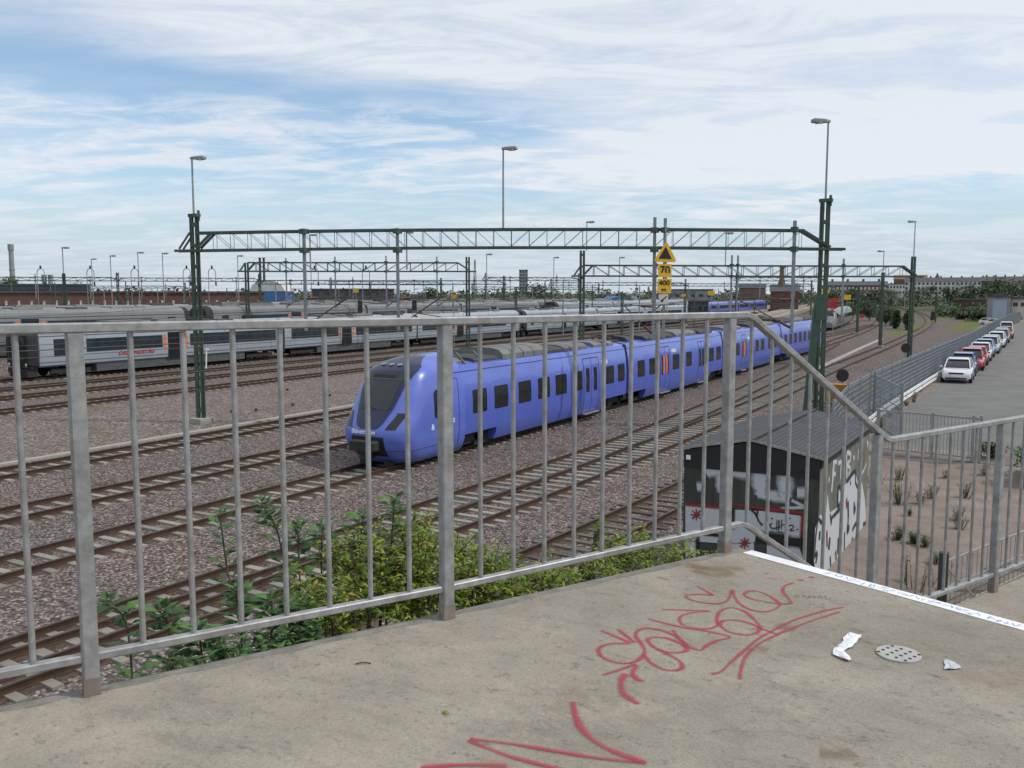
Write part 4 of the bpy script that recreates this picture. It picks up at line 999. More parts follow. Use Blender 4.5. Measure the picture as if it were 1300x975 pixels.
lamp('lamp on the lattice mast between the curving tracks', base_at(1120, 113), 9.6, 12.2, -1, scale=1.1)
lamp('small lamp beyond the gantry end beside the far apartments', base_at(1149, 190), 0, 12.6, -1)
for lb, px, yt in (('tall lamp post farthest left but one chimney, dark foot', 82, 316), ('lamp post left of the twin hoops in the far left yard', 118, 330), ('lamp post near the left hoop hanger', 142, 326), ('lamp post left of the left gantry mast, taller of a close pair', 177, 322),
                   ('lamp post just left of the left gantry mast', 208, 323), ('small far lamp post right of the left gantry mast', 303, 326), ('far lamp post right of the second gantry mast', 618, 324), ('far lamp post beside the pale tower block', 703, 328), ('far lamp post left of the speed signs', 786, 328),
                   ('lamp post seen through the left part of the big gantry lattice', 395, 300), ('lamp post seen through the middle of the big gantry lattice', 517, 297)):
    Z = 7.0 * 1126 / (372 - yt) if yt > 305 else 100
    lamp(lb, base_at(px, Z), 0 if yt > 305 else 9.6, HC + (372 - yt) * Z / 1126, 1, r=.075, scale=1.5 if yt > 305 else 1.1)

# ------------------------------------------------------------------ overhead wires
def wire_run(label, pts, zc=5.35, zm=6.75, span=48, r=.009):
    C = [Vector((x, y, 0)) for x, y in pts]; t = thing('overhead_wire', label, 'overhead wire', (*pts[0], zc), 'overhead contact wires')
    mb = MB(); mb.path([c + Vector((0, 0, zc)) for c in C], r, 5); dm = mb
    for a, b in zip(C, C[1:]):
        n = max(1, round((b - a).length / span))
        for i in range(n):
            p, q = a.lerp(b, i / n), a.lerp(b, (i + 1) / n); pr_ = None
            for k in range(9):
                u = k / 8; v = p.lerp(q, u) + Vector((0, 0, zm - 3.2 * u * (1 - u)))
                if pr_ is not None: mb.tube(pr_, v, r, 5)
                if 0 < k < 8: dm.tube((v.x, v.y, zc), v, r * .6, 4)
                pr_ = v
    mb.build('catenary', 'wire', t)
for lb, pts in (('contact wire above the leftmost near track by the cable trough', [(XA, -15), (XA, 36), (XA, 88), (XA, 180)]), ('contact wire above the track on the far side of the blue train', [(XB, -15), (XB, 39), (XB, 88), (XB, 190)]),
                ('contact wire above the blue train', [(XC, -15), (XC, 41), (XC, 88), (-24.6, 172), (-35, 275)]), ('contact wire above the near main line', [(-15.8, -15), (-14.1, 45), (-14.8, 92), (-15.5, 165), (-18, 230), (-27, 318)]),
                ('contact wire above the track nearest the gravel strip', [(-51.2, -20), (-51.2, 95), (-51.2, 210)]), ('contact wire just in front of the white train', [(-57.6, -20), (-57.6, 92), (-57.6, 210)]),
                ('contact wire above the near white train', [(-69, -20), (-69, 90), (-69, 230)]), ('contact wire over the track beside the white train', [(-62.9, -20), (-62.9, 90), (-62.9, 230)]), ('contact wire above the second siding train row', [(-80, -20), (-80, 90), (-80, 240)]), ('contact wire above the fourth siding train row', [(-88.5, -20), (-88.5, 90), (-88.5, 240)]), ('contact wire above the farthest siding train', [(-97, -20), (-97, 90), (-97, 240)]), ('contact wire over the far curve with the locomotive', [(-27.8, 92), (-30.6, 165), (-38.5, 255), (-50, 325)])):
    wire_run(lb, pts)

# ------------------------------------------------------------------ railway signs and signals
SP = at(845, 395, 44.5); sx = Vector((CY, SY, 0)); sn = Vector((SY, -CY, 0)); U = Vector((0, 0, 1))
sg_ = thing('speed_sign', 'yellow warning triangle above 70 and 400 m plates on the gantry drop post', 'railway sign', SP)
def S(px, py): return at(px, py, 44.5)
mb = MB(); mb.bar(S(847, 400), S(845, 284), .05, .05); mb.build('sign_post', 'galv', sg_)
def plate(pts, m, name, off=.0, parent=sg_, t=.02):
    mb = MB(); mb.extrude([S(*p) + sn * (.06 + off) for p in pts], sn * t); return mb.build(name, m, parent)
tri = plate([(845.5, 306.5), (847.5, 309), (858, 330.5), (856.5, 333), (832, 332.5), (830.5, 330)], 'yellow', 'warning_triangle')
plate([(844.8, 313), (852.5, 329), (835.8, 328.5)], 'black', 'triangle_face', .022, tri, .006)
pl = plate([(835.2, 335), (852.5, 335.5), (852, 352.5), (835, 351.5)], 'yellow', 'speed_plate'); text('digits', '70', .62, 'black', S(843.8, 343.8) + sn * .088, sx, U, pl, bold=.012, width=.5)
pl = plate([(834.5, 354), (852.5, 354), (851.5, 372.5), (834, 372)], 'yellow', 'distance_plate'); text('digits', '400', .36, 'black', S(843, 359.5) + sn * .088, sx, U, pl, bold=.01, width=.56); text('digits', 'm', .3, 'black', S(842.5, 367.8) + sn * .088, sx, U, pl, bold=.008, width=.24)
pl = plate([(836, 373.5), (848, 373.2), (848, 386), (836, 386)], 'plaster', 'arrow_plate')
mb = MB(); a, b = S(846, 376) + sn * .088, S(838.5, 383.3) + sn * .088; v = (b - a).normalized(); nn = v.cross(sn)
mb.extrude([a + nn * .028, b - v * .12 + nn * .028, b - v * .13 + nn * .1, b, b - v * .13 - nn * .1, b - v * .12 - nn * .028, a - nn * .028], sn * .004); mb.build('arrow', 'black', pl)

def disc_sign(name, label, cat, p, z, r, m, post='galv', spokes=False):
    t = thing(name, label, cat, p); p = Vector(p)
    mb = MB(); mb.tube((p.x, p.y, p.z), (p.x, p.y, z), .04, 8); mb.build('post', post, t)
    c = Vector((p.x, p.y, z)) + sn * .06
    mb = MB(); mb.disc(c, sn, r, .03, 28); d_ = mb.build('disc', m, t)
    if spokes:
        mb = MB()
        for k in range(8):
            a = k * math.pi / 4; v = sx * math.cos(a) + U * math.sin(a); mb.bar(c + sn * .02 + v * r * .2, c + sn * .02 + v * r * .85, .05, .012, up=tuple(sn))
        mb.build('slot', 'rubber', d_)
    return t
disc_sign('signal_disc', 'large round red slotted disc on a post in front of the grey locomotive', 'railway sign', base_at(1059, 112), 5.7, .72, 'red', spokes=True)
disc_sign('signal_disc', 'dark round disc seen from behind at the near main line, beside the sloping handrail', 'railway sign', on(1068, 506, 0), 1.55, .42, 'under')
disc_sign('signal_disc', 'dark round disc on a post by the grey fence near the first car', 'railway sign', on(1148, 472, .1), 2.2, .42, 'under')
disc_sign('yellow_marker', 'small round yellow marker near the corner of the grey fence', 'railway sign', on(1101, 507, 0), .75, .36, 'yellow')
t = thing('buffer_stop', 'rusty yellow box shaped buffer stop at the end of the siding', 'buffer stop', (-9.7, 59, 0))
mb = MB(); mb.box(-10.5, -9.0, 58.6, 59.3, .15, 1.25); mb.build('beam', mat('worn_yellow', (.40, .20, .03), .7, 0, .3, 3, dirt=(.12, .06, .03), dirtamt=.8), t)
mb = MB()
for x in (-10.4, -9.1): mb.bar((x, 59.2, 1.0), (x, 60.6, .1), .14, .14)
mb.build('brace', 'rail', t)
def signal(label, p, h, aspect):
    t = thing('railway_signal', label, 'railway signal', p, 'railway signals'); p = Vector(p)
    mb = MB(); mb.tube(p, p + U * h, .07, 8); mb.build('post', 'galv', t)
    mb = MB(); c = p + U * (h - .3); mb.loft([[c + sx * x * .32 + sn * y + U * z for x, z in ((-1, -.7), (1, -.7), (1, .7), (.7, .9), (-.7, .9), (-1, .7))] for y in (.05, .2)]); hd = mb.build('signal_head', 'black', t)
    mb = MB()
    for z in (-.4, 0, .4): mb.disc(c + sn * .21 + U * z, sn, .12, .06, 12)
    mb.build('lens', 'tglass', hd)
signal('dark signal head beside the far curve near the fence', base_at(1185, 165), 3.0, 0)
signal('signal at far left in front of the dark locomotive', base_at(13, 96), 4.0, 0)
signal('small signal in front of the far bushes left of the green mast', base_at(1131, 190), 5.2, 0)
signal('dark signal left of the second gantry mast', base_at(457, 120), 5.4, 0); signal('dark signal next to the gantry drop post in the middle', base_at(526, 122), 5.4, 0)
for lb, px, Z, z, w_, h_ in (('yellow plate over the track right of the speed signs', 903, 110, 7.0, .85, .55), ('small yellow plate left of centre on a gantry arm', 452, 105, 7.3, .6, .5), ('yellow plate on a post above the red disc', 1048, 118, 7.2, 1.0, .5), ('yellow plate behind the red disc', 1076, 125, 6.4, 1.0, .7), ('small yellow plate beside the arrow sign', 868, 120, 6.7, .6, .35), ('small yellow plate at the second gantry mast', 576, 106, 6.6, .7, .45)):
    p = base_at(px, Z); t = thing('yellow_plate', lb, 'railway sign', p, 'small yellow signs over the yard')
    mb = MB(); mb.tube(p, p + U * (z - h_ / 2), .04, 6); mb.build('post', 'greypost', t)
    mb = MB(); c = p + U * z; mb.extrude([c + sx * a * w_ / 2 + U * b * h_ / 2 for a, b in ((-1, -1), (1, -1), (1, 1), (-1, 1))], sn * .03); mb.build('plate', 'yellow', t)
p = base_at(1096, 205); t = thing('red_signal_board', 'small red board beside the track beyond the grey locomotive', 'railway sign', p)
mb = MB(); mb.tube(p, p + U * 1.4, .06, 6); mb.build('post', 'greypost', t); mb = MB(); mb.disc(p + U * 1.7 + sn * .08, sn, .5, .05, 16); mb.build('board', 'red', t)
p = Vector((-40.2, 33.6, 0)); 
p = on(263, 470, 0) ; t = thing('white_bracket', 'white bent tube bracket beside the left gantry mast', 'track marker', p)
mb = MB(); q = at(284, 447, (p - Vector((0, 0, HC))).dot(FW)); mb.path([p + sx * -.1 + U * .1, p + sx * .0 + U * 1.9, p + sx * .2 + U * 1.9], .07, 6); mb.build('tube', 'white', t)

# ------------------------------------------------------------------ graffiti hut
def plane_hit(px, py, p0, nrm, off=.0):
    r = ray(px, py); n = Vector(nrm).normalized(); o = Vector((0, 0, HC)); p0 = Vector(p0) + n * off
    return o + r * ((p0 - o).dot(n) / r.dot(n))
FL, FR, BR = Vector((-6.44, 19.19, 0)), Vector((-3.50, 19.33, 0)), Vector((-3.32, 25.1, 0)); BL = FL + (BR - FR)
ex = (FR - FL).normalized(); ey = (BR - FR).normalized(); nfr = Vector((ex.y, -ex.x, 0)); nsd = Vector((ey.y, -ey.x, 0))
hut = thing('graffiti_hut', 'small dark hut with ribbed low gable roof and graffiti on front and side', 'hut', ((FL + BR) / 2).to_tuple()[:2] + (.4,))
EZ, RZ = 3.5, 3.78
mid = (FL + FR) / 2; midb = (BL + BR) / 2
mb = MB()
mb.loft([[FL + U * .1, FR + U * .1, FR + U * (EZ - .06), mid + U * (RZ - .06), FL + U * (EZ - .06)], [BL + U * .1, BR + U * .1, BR + U * (EZ - .06), midb + U * (RZ - .06), BL + U * (EZ - .06)]])
mb.m = [1 if i == 1 else 0 for i in range(len(mb.f))]
wl = mb.build('wall', ['shedwall', 'sidewall'], hut)
def slab(a, b, c, d, t, m, name, par):
    mb = MB(); n = (b - a).cross(d - a).normalized(); n = n if n.z > 0 else -n
    mb.loft([[a, b, c, d], [p + n * t for p in (a, b, c, d)]]); return mb.build(name, m, par)
o1, o2 = ey * -.06, ey * .1
sl_ = (RZ - EZ) / ((FR - FL).length / 2)
roofp = []
for (e0, e1, sgn) in ((FL, BL, -1), (FR, BR, 1)):
    dx = ex * sgn * .12 - U * sl_ * .12
    roofp.append(slab(e0 + o1 + dx + U * EZ, e1 + o2 + dx + U * EZ, midb + o2 + U * RZ, mid + o1 + U * RZ, .03, 'shedroof', 'roof', hut))
    mb = MB(); k = int((BR - FR).length / .17)          # ribs run along the ridge
    a0, a1 = mid + o1 + U * (RZ + .03), e0 + o1 + dx + U * (EZ + .03); nn = int((a1 - a0).length / .105)
    for i in range(1, nn):
        s_ = a0.lerp(a1, i / nn); mb.bar(s_, s_ + (BR - FR) + o2 - o1, .026, .012)
    mb.build('roof_rib', 'shedroof', roofp[-1])
mb = MB(); mb.bar(mid + o1 + U * (RZ + .045), midb + o2 + U * (RZ + .045), .16, .03); mb.build('ridge_cap', 'shedroof', hut)
mb = MB()                                               # black boarded fascia over the front, with a pale metal edge above it
mb.loft([[FL + ey * k + U * (EZ - .42), FR + ey * k + U * (EZ - .42), FR + ey * k + U * (EZ - .03), mid + ey * k + U * (RZ - .03), FL + ey * k + U * (EZ - .03)] for k in (-.035, -.004)])
fa = mb.build('fascia', 'black', hut)
mb = MB()
for a, b in ((FL - ex * .12, mid), (mid, FR + ex * .12)):
    za, zb = (EZ, RZ + .03) if a is not mid else (RZ + .03, EZ); mb.bar(a + o1 - ey * .012 + U * (za + .0), b + o1 - ey * .012 + U * (zb + .0), .02, .05)
mb.build('verge_trim', 'galv', hut)
mb = MB(); mb.bar(FR + ex * .02 + U * (EZ - .1), BR + ex * .02 + U * (EZ - .1), .03, .2); mb.build('eave_board', 'under', hut)
def Fp(x, y): return plane_hit(860 + x * .1641, 550 + y * .1641, FL, nfr, .004)
def F2(x, y): return plane_hit(970 + x * .1744, 560 + y * .1744, FL, nfr, .004)
def Sp(x, y): return plane_hit(970 + x * .1744, 560 + y * .1744, FR, nsd, .004)
nf = nfr
mb = MB(); patch(mb, [Fp(62, 556), Fp(340, 585), F2(30, 512), F2(275, 545), F2(262, 712), F2(20, 690), Fp(690, 770), Fp(605, 765), Fp(600, 840), Fp(440, 860), Fp(62, 830)])
patch(mb, [F2(20, 745), F2(255, 770), F2(285, 860), F2(240, 930), F2(20, 930)]); patch(mb, [Fp(62, 834), Fp(150, 842), Fp(150, 1010), Fp(62, 1000)])
patch(mb, [Fp(330, 850), Fp(590, 845), Fp(600, 1000), Fp(330, 1000)])
mb.build('white_band', 'wpaint', wl)
mb = MB()
for pts, w_ in (([Fp(222, 300), Fp(300, 285), Fp(420, 300), Fp(545, 312)], .17), ([Fp(325, 310), Fp(335, 380), Fp(345, 460)], .15), ([Fp(150, 412), Fp(195, 412)], .13), ([Fp(632, 300), Fp(640, 400), Fp(648, 480)], .22), ([Fp(620, 470), Fp(720, 482), Fp(840, 500)], .15), ([Fp(815, 290), Fp(816, 400), Fp(820, 500)], .17), ([F2(155, 215), F2(158, 300), F2(152, 410)], .2), ([F2(20, 385), F2(90, 400), F2(175, 415)], .15), ([F2(240, 375), F2(300, 378)], .16), ([F2(120, 492), F2(290, 482)], .06), ([F2(200, 430), F2(290, 475)], .05)):
    stroke(mb, pts, w_, nf, smooth=len(pts) > 2, lift=.003)
mb.build('silver_letters', 'wpaint', wl)
mb = MB()
for pts, w_ in (([Fp(64, 548), Fp(340, 572)], .07), ([Fp(430, 545), Fp(690, 585)], .07), ([F2(0, 490), F2(140, 505), F2(300, 525)], .09), ([F2(285, 540), F2(275, 720), F2(300, 800)], .08), ([F2(245, 740), F2(300, 735)], .12)): stroke(mb, pts, w_, nf, lift=.006, smooth=False)
mb.build('red_lining', 'rpaint', wl)
for cx_, cy_ in ((147, 630), (520, 850)):
    mb = MB()
    for k in range(4):
        a = k * math.pi / 4; stroke(mb, [Fp(cx_ - 45 * math.cos(a), cy_ - 45 * math.sin(a)), Fp(cx_ + 45 * math.cos(a), cy_ + 45 * math.sin(a))], .03, nf, lift=.007, smooth=False)
    patch(mb, [Fp(cx_ + 22 * math.cos(k * .8), cy_ + 22 * math.sin(k * .8)) + nf * .008 for k in range(8)])
    mb.build('red_star', 'rpaint', wl)
mb = MB()
for pts, w_ in (([Fp(570, 590), Fp(610, 630), Fp(630, 680), Fp(660, 712)], .035), ([Fp(580, 585), Fp(620, 600), Fp(610, 650)], .03), ([Fp(432, 575), Fp(430, 745)], .06), ([F2(20, 700), F2(150, 722), F2(290, 745)], .20), ([Fp(605, 800), Fp(830, 825)], .22), ([Fp(155, 765), Fp(158, 1000)], .07), ([Fp(200, 778), Fp(330, 790)], .06),
                ([F2(95, 570), F2(90, 650)], .02), ([F2(60, 595), F2(45, 615), F2(65, 635), F2(130, 620)], .02), ([F2(110, 575), F2(105, 650)], .02), ([F2(130, 570), F2(125, 645)], .02), ([F2(120, 612), F2(160, 605)], .018), ([F2(165, 585), F2(160, 650), F2(180, 640)], .02), ([F2(175, 620), F2(200, 610), F2(215, 625), F2(190, 650), F2(225, 650)], .02), ([F2(90, 660), F2(135, 662)], .02), ([F2(235, 640), F2(250, 645)], .02), ([F2(50, 560), F2(65, 565)], .02), ([F2(180, 560), F2(195, 562)], .02), ([F2(30, 590), F2(45, 620)], .018), ([F2(70, 740), F2(85, 780)], .03)):
    stroke(mb, pts, w_, nf, smooth=len(pts) > 2, lift=.009)
mb.build('black_scrawl', 'bpaint', wl)
mb = MB(); p = Fp(90, 183); mb.box(p.x - .05, p.x + .05, p.y - .06, p.y - .03, p.z - .05, p.z + .05); mb.build('number_tag', 'white', fa)
# side wall piece
mb = MB(); patch(mb, [Sp(*q) for q in ((372, 640), (392, 570), (410, 528), (428, 560), (452, 500), (462, 380), (478, 520), (535, 482), (542, 320), (566, 350), (600, 300), (660, 210), (690, 340), (712, 300), (735, 430), (742, 560), (712, 700), (690, 830), (640, 880), (600, 935), (540, 1010), (380, 1000), (362, 860))])
mb.build('white_piece', 'wpaint', wl)
mb = MB()
for pts, w_ in (([(508, 145), (500, 250), (490, 372)], .12), ([(500, 150), (530, 152)], .09), ([(498, 240), (520, 238)], .08), ([(538, 160), (578, 145)], .08), ([(560, 150), (556, 275)], .10), ([(600, 95), (600, 180), (602, 270)], .10), ([(600, 80), (628, 95), (625, 140), (602, 170), (628, 200), (612, 250)], .08), ([(650, 105), (655, 135)], .09), ([(685, 60), (682, 135)], .08), ([(470, 270), (474, 290)], .1), ([(750, 0), (755, 30)], .1), ([(745, 160), (720, 220), (690, 250)], .06)):
    stroke(mb, [Sp(*q) for q in pts], w_, nsd, smooth=len(pts) > 2, lift=.004)
mb.build('white_letters', 'wpaint', wl)
mb = MB()
for pts, w_ in (([(392, 560), (375, 700), (366, 860)], .05), ([(395, 565), (420, 590), (432, 540)], .05), ([(405, 655), (402, 720)], .06), ([(480, 530), (490, 600), (492, 560), (555, 490)], .05), ([(540, 320), (535, 465), (550, 460)], .06), ([(545, 325), (570, 365)], .05), ([(600, 300), (660, 220), (665, 300), (690, 355)], .05), ([(655, 440), (655, 510), (665, 480)], .08), ([(610, 440), (612, 560), (605, 650), (620, 620)], .08), ([(640, 650), (670, 600), (668, 700)], .05), ([(470, 790), (478, 700)], .09), ([(540, 700), (535, 820)], .06), ([(585, 660), (582, 800)], .06), ([(600, 800), (602, 900)], .05), ([(640, 700), (645, 790)], .05), ([(720, 605), (738, 600)], .05), ([(370, 830), (385, 820), (375, 890)], .06), ([(480, 840), (485, 930)], .05), ([(530, 880), (528, 960)], .05), ([(655, 760), (652, 840)], .05), ([(690, 330), (700, 450)], .05)):
    stroke(mb, [Sp(*q) for q in pts], w_ * 1.7, nsd, smooth=len(pts) > 2, lift=.007)
mb.build('black_outline', 'bpaint', wl)
mb = MB()
for pts, w_ in (([(598, 420), (602, 480)], .14), ([(455, 650), (458, 770)], .12), ([(518, 800), (524, 870)], .10), ([(628, 290), (628, 320)], .07), ([(684, 390), (684, 440)], .06), ([(515, 560), (520, 520)], .04)):
    stroke(mb, [Sp(*q) for q in pts], w_, nsd, smooth=False, lift=.010)
mb.build('red_fill', 'rpaint', wl)

# ------------------------------------------------------------------ parked cars
CARP = {n: mat('car_paint_' + n, c, .25, .1, .04, 1, coat=.6) for n, c in dict(white=(.72, .73, .74), blue=(.06, .10, .30), red=(.42, .05, .05), lightblue=(.22, .36, .55), silver=(.50, .52, .54), grey=(.22, .23, .25), navy=(.08, .09, .22), dark=(.03, .035, .05)).items()}
def rr_(y, hw, z0, z1, c=.12):
    return [(-hw + c, y, z0), (hw - c, y, z0), (hw, y, z0 + c), (hw, y, z1 - c), (hw - c * .8, y, z1), (-hw + c * .8, y, z1), (-hw, y, z1 - c), (-hw, y, z0 + c)]
def make_car(label, color, x, y, z, rot=0, h=1.48, group='cars parked along the fence'):
    t = thing('parked_car', label, 'car', (0, 0, 0), group); P_ = CARP[color]; k = h / 1.48
    mb = MB(); mb.loft([rr_(-2.05, .62, .32, .62, .08), rr_(-1.95, .78, .22, .72), rr_(-1.6, .85, .20, .80), rr_(-.95, .87, .20, .93), rr_(.2, .88, .20, .95), rr_(1.6, .87, .2, .97), rr_(1.95, .82, .24, .95), rr_(2.05, .7, .34, .8, .08)])
    body = mb.build('body', P_, t, smooth=True)
    def cab(y, hw0, hw1, z0, z1): return [(-hw0, y, z0), (hw0, y, z0), (hw0 * .5 + hw1 * .5 + .03, y, z0 + (z1 - z0) * .55), (hw1, y, z1 - .04), (hw1 - .1, y, z1), (-hw1 + .1, y, z1), (-hw1, y, z1 - .04), (-hw0 * .5 - hw1 * .5 - .03, y, z0 + (z1 - z0) * .55)]
    mb = MB(); mb.loft([cab(-1.02, .72, .70, .92, .95), cab(-.15, .80, .62, .93, 1.40 * k), cab(.35, .81, .62, .94, 1.46 * k), cab(1.3, .80, .60, .95, 1.42 * k), cab(1.92, .72, .56, .95, 1.0)]); mb.build('window', 'glass', body, smooth=True)
    mb = MB(); mb.loft([[(-.6, yy, zz_ * k), (.6, yy, zz_ * k), (.54, yy, zz_ * k + .035), (-.54, yy, zz_ * k + .035)] for yy, zz_ in ((-.25, 1.385), (.35, 1.452), (1.1, 1.425), (1.42, 1.36))]); mb.build('roof', P_, body, smooth=True)
    mb = MB()
    for s in (-1, 1):
        mb.bar((s * .735, -1.08, .945), (s * .63, -.16, 1.405 * k), .06, .05); mb.bar((s * .80, .45, .95), (s * .645, .42, 1.44 * k), .08, .05); mb.bar((s * .76, 1.78, .98), (s * .60, 1.35, 1.40 * k), .16, .07)
    mb.build('pillar', P_, body)
    for s in (-1, 1):
        for yy in (-1.28, 1.28):
            mb = MB(); mb.disc((s * .80, yy, .31), (1, 0, 0), .31, .2, 20); wh = mb.build('wheel', 'tyre', t)
            mb = MB(); mb.disc((s * .905, yy, .31), (1, 0, 0), .19, .02, 14); mb.build('rim', 'lampgrey', wh)
        mb = MB(); mb.loft([[(s * .48, -2.00, .62), (s * .76, -1.90, .64), (s * .80, -1.74, .78), (s * .56, -1.86, .77)], [(s * .48, -1.9, .6), (s * .72, -1.8, .62), (s * .76, -1.66, .76), (s * .56, -1.76, .75)]]); mb.build('headlight', 'drain', body)
        mb = MB(); mb.box(*sorted((s * .86, s * 1.02)), -.95, -.83, .93, 1.06); mb.build('mirror', P_, body)
    mb = MB(); mb.box(-.42, .42, -2.07, -1.95, .58, .68); mb.build('grille', 'rubber', body)
    mb = MB(); mb.box(-.6, .6, -2.075, -1.95, .27, .36); mb.build('air_intake', 'rubber', body)
    mb = MB(); mb.box(-.26, .26, -2.085, -2.04, .42, .53); mb.build('number_plate', 'white', body)
    t.location = (x, y, z); t.rotation_euler = (0, 0, rot)
    return t
cars = [('white small hatchback, first and nearest of the row along the fence', 'white', 1.50), ('dark blue hatchback parked directly behind the white front car', 'blue', 1.55), ('red roofed hatchback third in the row, behind the dark blue one', 'red', 1.6), ('red car fourth in the row, standing before a cream white car', 'red', 1.45), ('white car fifth in the row between the red and the pale blue car', 'white', 1.5),
        ('pale blue car sixth in the row behind a white one', 'lightblue', 1.55), ('silver grey car seventh in the row behind the pale blue one', 'silver', 1.6), ('silver car eighth in the row before the bright white one', 'silver', 1.5), ('bright white car ninth in the row, in front of the violet blue ones', 'white', 1.62), ('navy blue car tenth in the row behind the bright white one', 'navy', 1.5), ('grey car eleventh in the row behind the navy blue one', 'grey', 1.55),
        ('silver estate twelfth in the row before the far red car', 'silver', 1.5), ('far red car near the end of the row', 'red', 1.5), ('tall white van like car at the far end of the row', 'white', 1.95)]
def car_x(y): return -3.42 + (y - 62.3) * .0292
for i, (lb, c, h) in enumerate(cars):
    y = 64.4 + i * 5.35; make_car(lb, c, car_x(y) + random.uniform(-.12, .12), y, height(3, y) + .012, random.uniform(-.02, .02), h)
for lb, px, Z, rz in (('white car parked crossways before the garage, left one', 1258, 196, 1.5), ('white car parked crossways before the garage, middle one', 1267, 190, 1.6), ('white car in front of the blue garage door', 1275, 186, 1.4)):
    p = base_at(px, Z); make_car(lb, 'white', p.x, p.y, height(p.x, p.y) + .012, rz, 1.5, 'cars in front of the garage')
p = base_at(1293, 192); make_car('dark van parked at the cream building right of the garage', 'dark', p.x, p.y, height(p.x, p.y) + .012, .4, 2.0, 'cars in front of the garage')

# ------------------------------------------------------------------ fences on the right
t = thing('mesh_fence', 'long grey mesh fence between the rails and the parked cars', 'fence', (-5.6, 33, 1.2))
fy = 33.0; pts_f = []
while fy < 204: pts_f.append(Vector((fx(fy), fy, height(fx(fy), fy)))); fy += 3.0
for a, b in zip(pts_f, pts_f[1:]):
    if a.y < 130 or int(a.y) % 2:
        mb = MB(); mb.box(a.x - .035, a.x + .035, a.y - .035, a.y + .035, a.z - .4, a.z + 2.25); mb.build('post', 'fence', t)
    mb = MB(); d = b - a; n = 26 if a.y < 80 else 14
    for i in range(n):
        q = a + d * (i / n); mb.bar(q + U * .06, q + U * 2.15, .012 if a.y < 80 else .025, .012, up=(0, 1, 0))
    for z in (.08, .3, .52, .74, .96, 1.18, 1.4, 1.62, 1.84, 2.06, 2.15): mb.bar(a + U * z, b + U * z, .02, .032 if z not in (.08, 2.15) else .05)
    mb.build('mesh_panel', 'fence', t)
t = thing('fence_gate', 'short grey fence gate panel standing at an angle to the long mesh fence', 'gate', (-5.55, 42.4, 1.2))
a, b = Vector((-5.45, 42.3, 1.25)), Vector((-3.75, 36.8, 1.28))
mb = MB()
for i in range(40): q = a.lerp(b, i / 39); mb.bar(q, q + U * 2.1, .014, .014, up=(0, 1, 0))
for z in (.1, .5, .9, 1.3, 1.7, 2.1): mb.bar(a + U * z, b + U * z, .025, .035)
mb.build('mesh_panel', 'fence', t)
for q in (a, b): mb = MB(); mb.box(q.x - .05, q.x + .05, q.y - .05, q.y + .05, q.z - .3, q.z + 2.3); mb.build('post', 'fence', t)
t = thing('guard_rail', 'white double guard rail along the foot of the mesh fence', 'guard rail', (-5.0, 40, 1.3))
gp = [Vector((fx(y) + .42, y, height(2, y))) for y in (37.5, 44, 50, 56, 62, 68, 74)]
mb = MB()
for z in (.28, .52):
    for a, b in zip(gp, gp[1:]): mb.bar(a + U * z, b + U * z, .06, .13)
mb.build('rail', 'white', t)
for q in gp: mb = MB(); mb.box(q.x - .05, q.x + .03, q.y - .05, q.y + .05, q.z - .2, q.z + .6); mb.build('post', 'galv', t)
# low barred railing at the edge of the road
t = thing('low_railing', 'low grey barred railing between the sandy lot and the road', 'railing', (-4.3, 34.5, 1.2))
ra, rb = Vector((-4.3, 34.6, 1.18)), Vector((-1.02, 34.3, 1.18))
mb = MB(); mb.bar(ra + U * 1.55, rb + U * 1.5, .05, .06); mb.bar(ra + U * .16, rb + U * .13, .05, .05); mb.build('rail', 'galv', t)
for i in range(29):
    q = ra.lerp(rb, (i + .5) / 29); mb = MB(); mb.bar(q + U * .15, q + U * 1.5, .024, .024, up=(0, 1, 0)); mb.build('baluster', 'galv', t)
for k in (0, .56, .95, 1.02): q = ra.lerp(rb, k); mb = MB(); mb.box(q.x - .05, q.x + .05, q.y - .05, q.y + .05, q.z - .3, q.z + 1.62); mb.build('post', 'galv', t)
# low fence on the sand close to the stair foot
t = thing('low_fence', 'low barred fence with dark green posts on the sand below the landing', 'fence', (-1.0, 18.6, .8))
fa_, fb_ = Vector((-1.02, 18.5, .78)), Vector((.95, 23.4, .8)); fd = (fb_ - fa_)
for k in (0, .42, .84): q = fa_ + fd * k; mb = MB(); mb.bar(q - U * .3, q + U * 1.28, .17, .17, up=(0, 1, 0)); mb.build('post', 'shedwall', t)
mb = MB(); mb.bar(fa_ + U * 1.08, fb_ + U * 1.05, .04, .04); mb.bar(fa_ + U * .55, fb_ + U * .52, .035, .035); mb.bar(fa_ + U * .08, fb_ + U * .08, .035, .035); mb.bar(fa_ + U * 1.05, fa_ + fd * .26 + U * .1, .03, .03); mb.build('rail', 'galv', t)
for i in range(24): q = fa_ + fd * ((i + .5) / 24); mb = MB(); mb.bar(q + U * .1, q + U * 1.05, .014, .014, up=(0, 1, 0)); mb.build('baluster', 'galv', t)

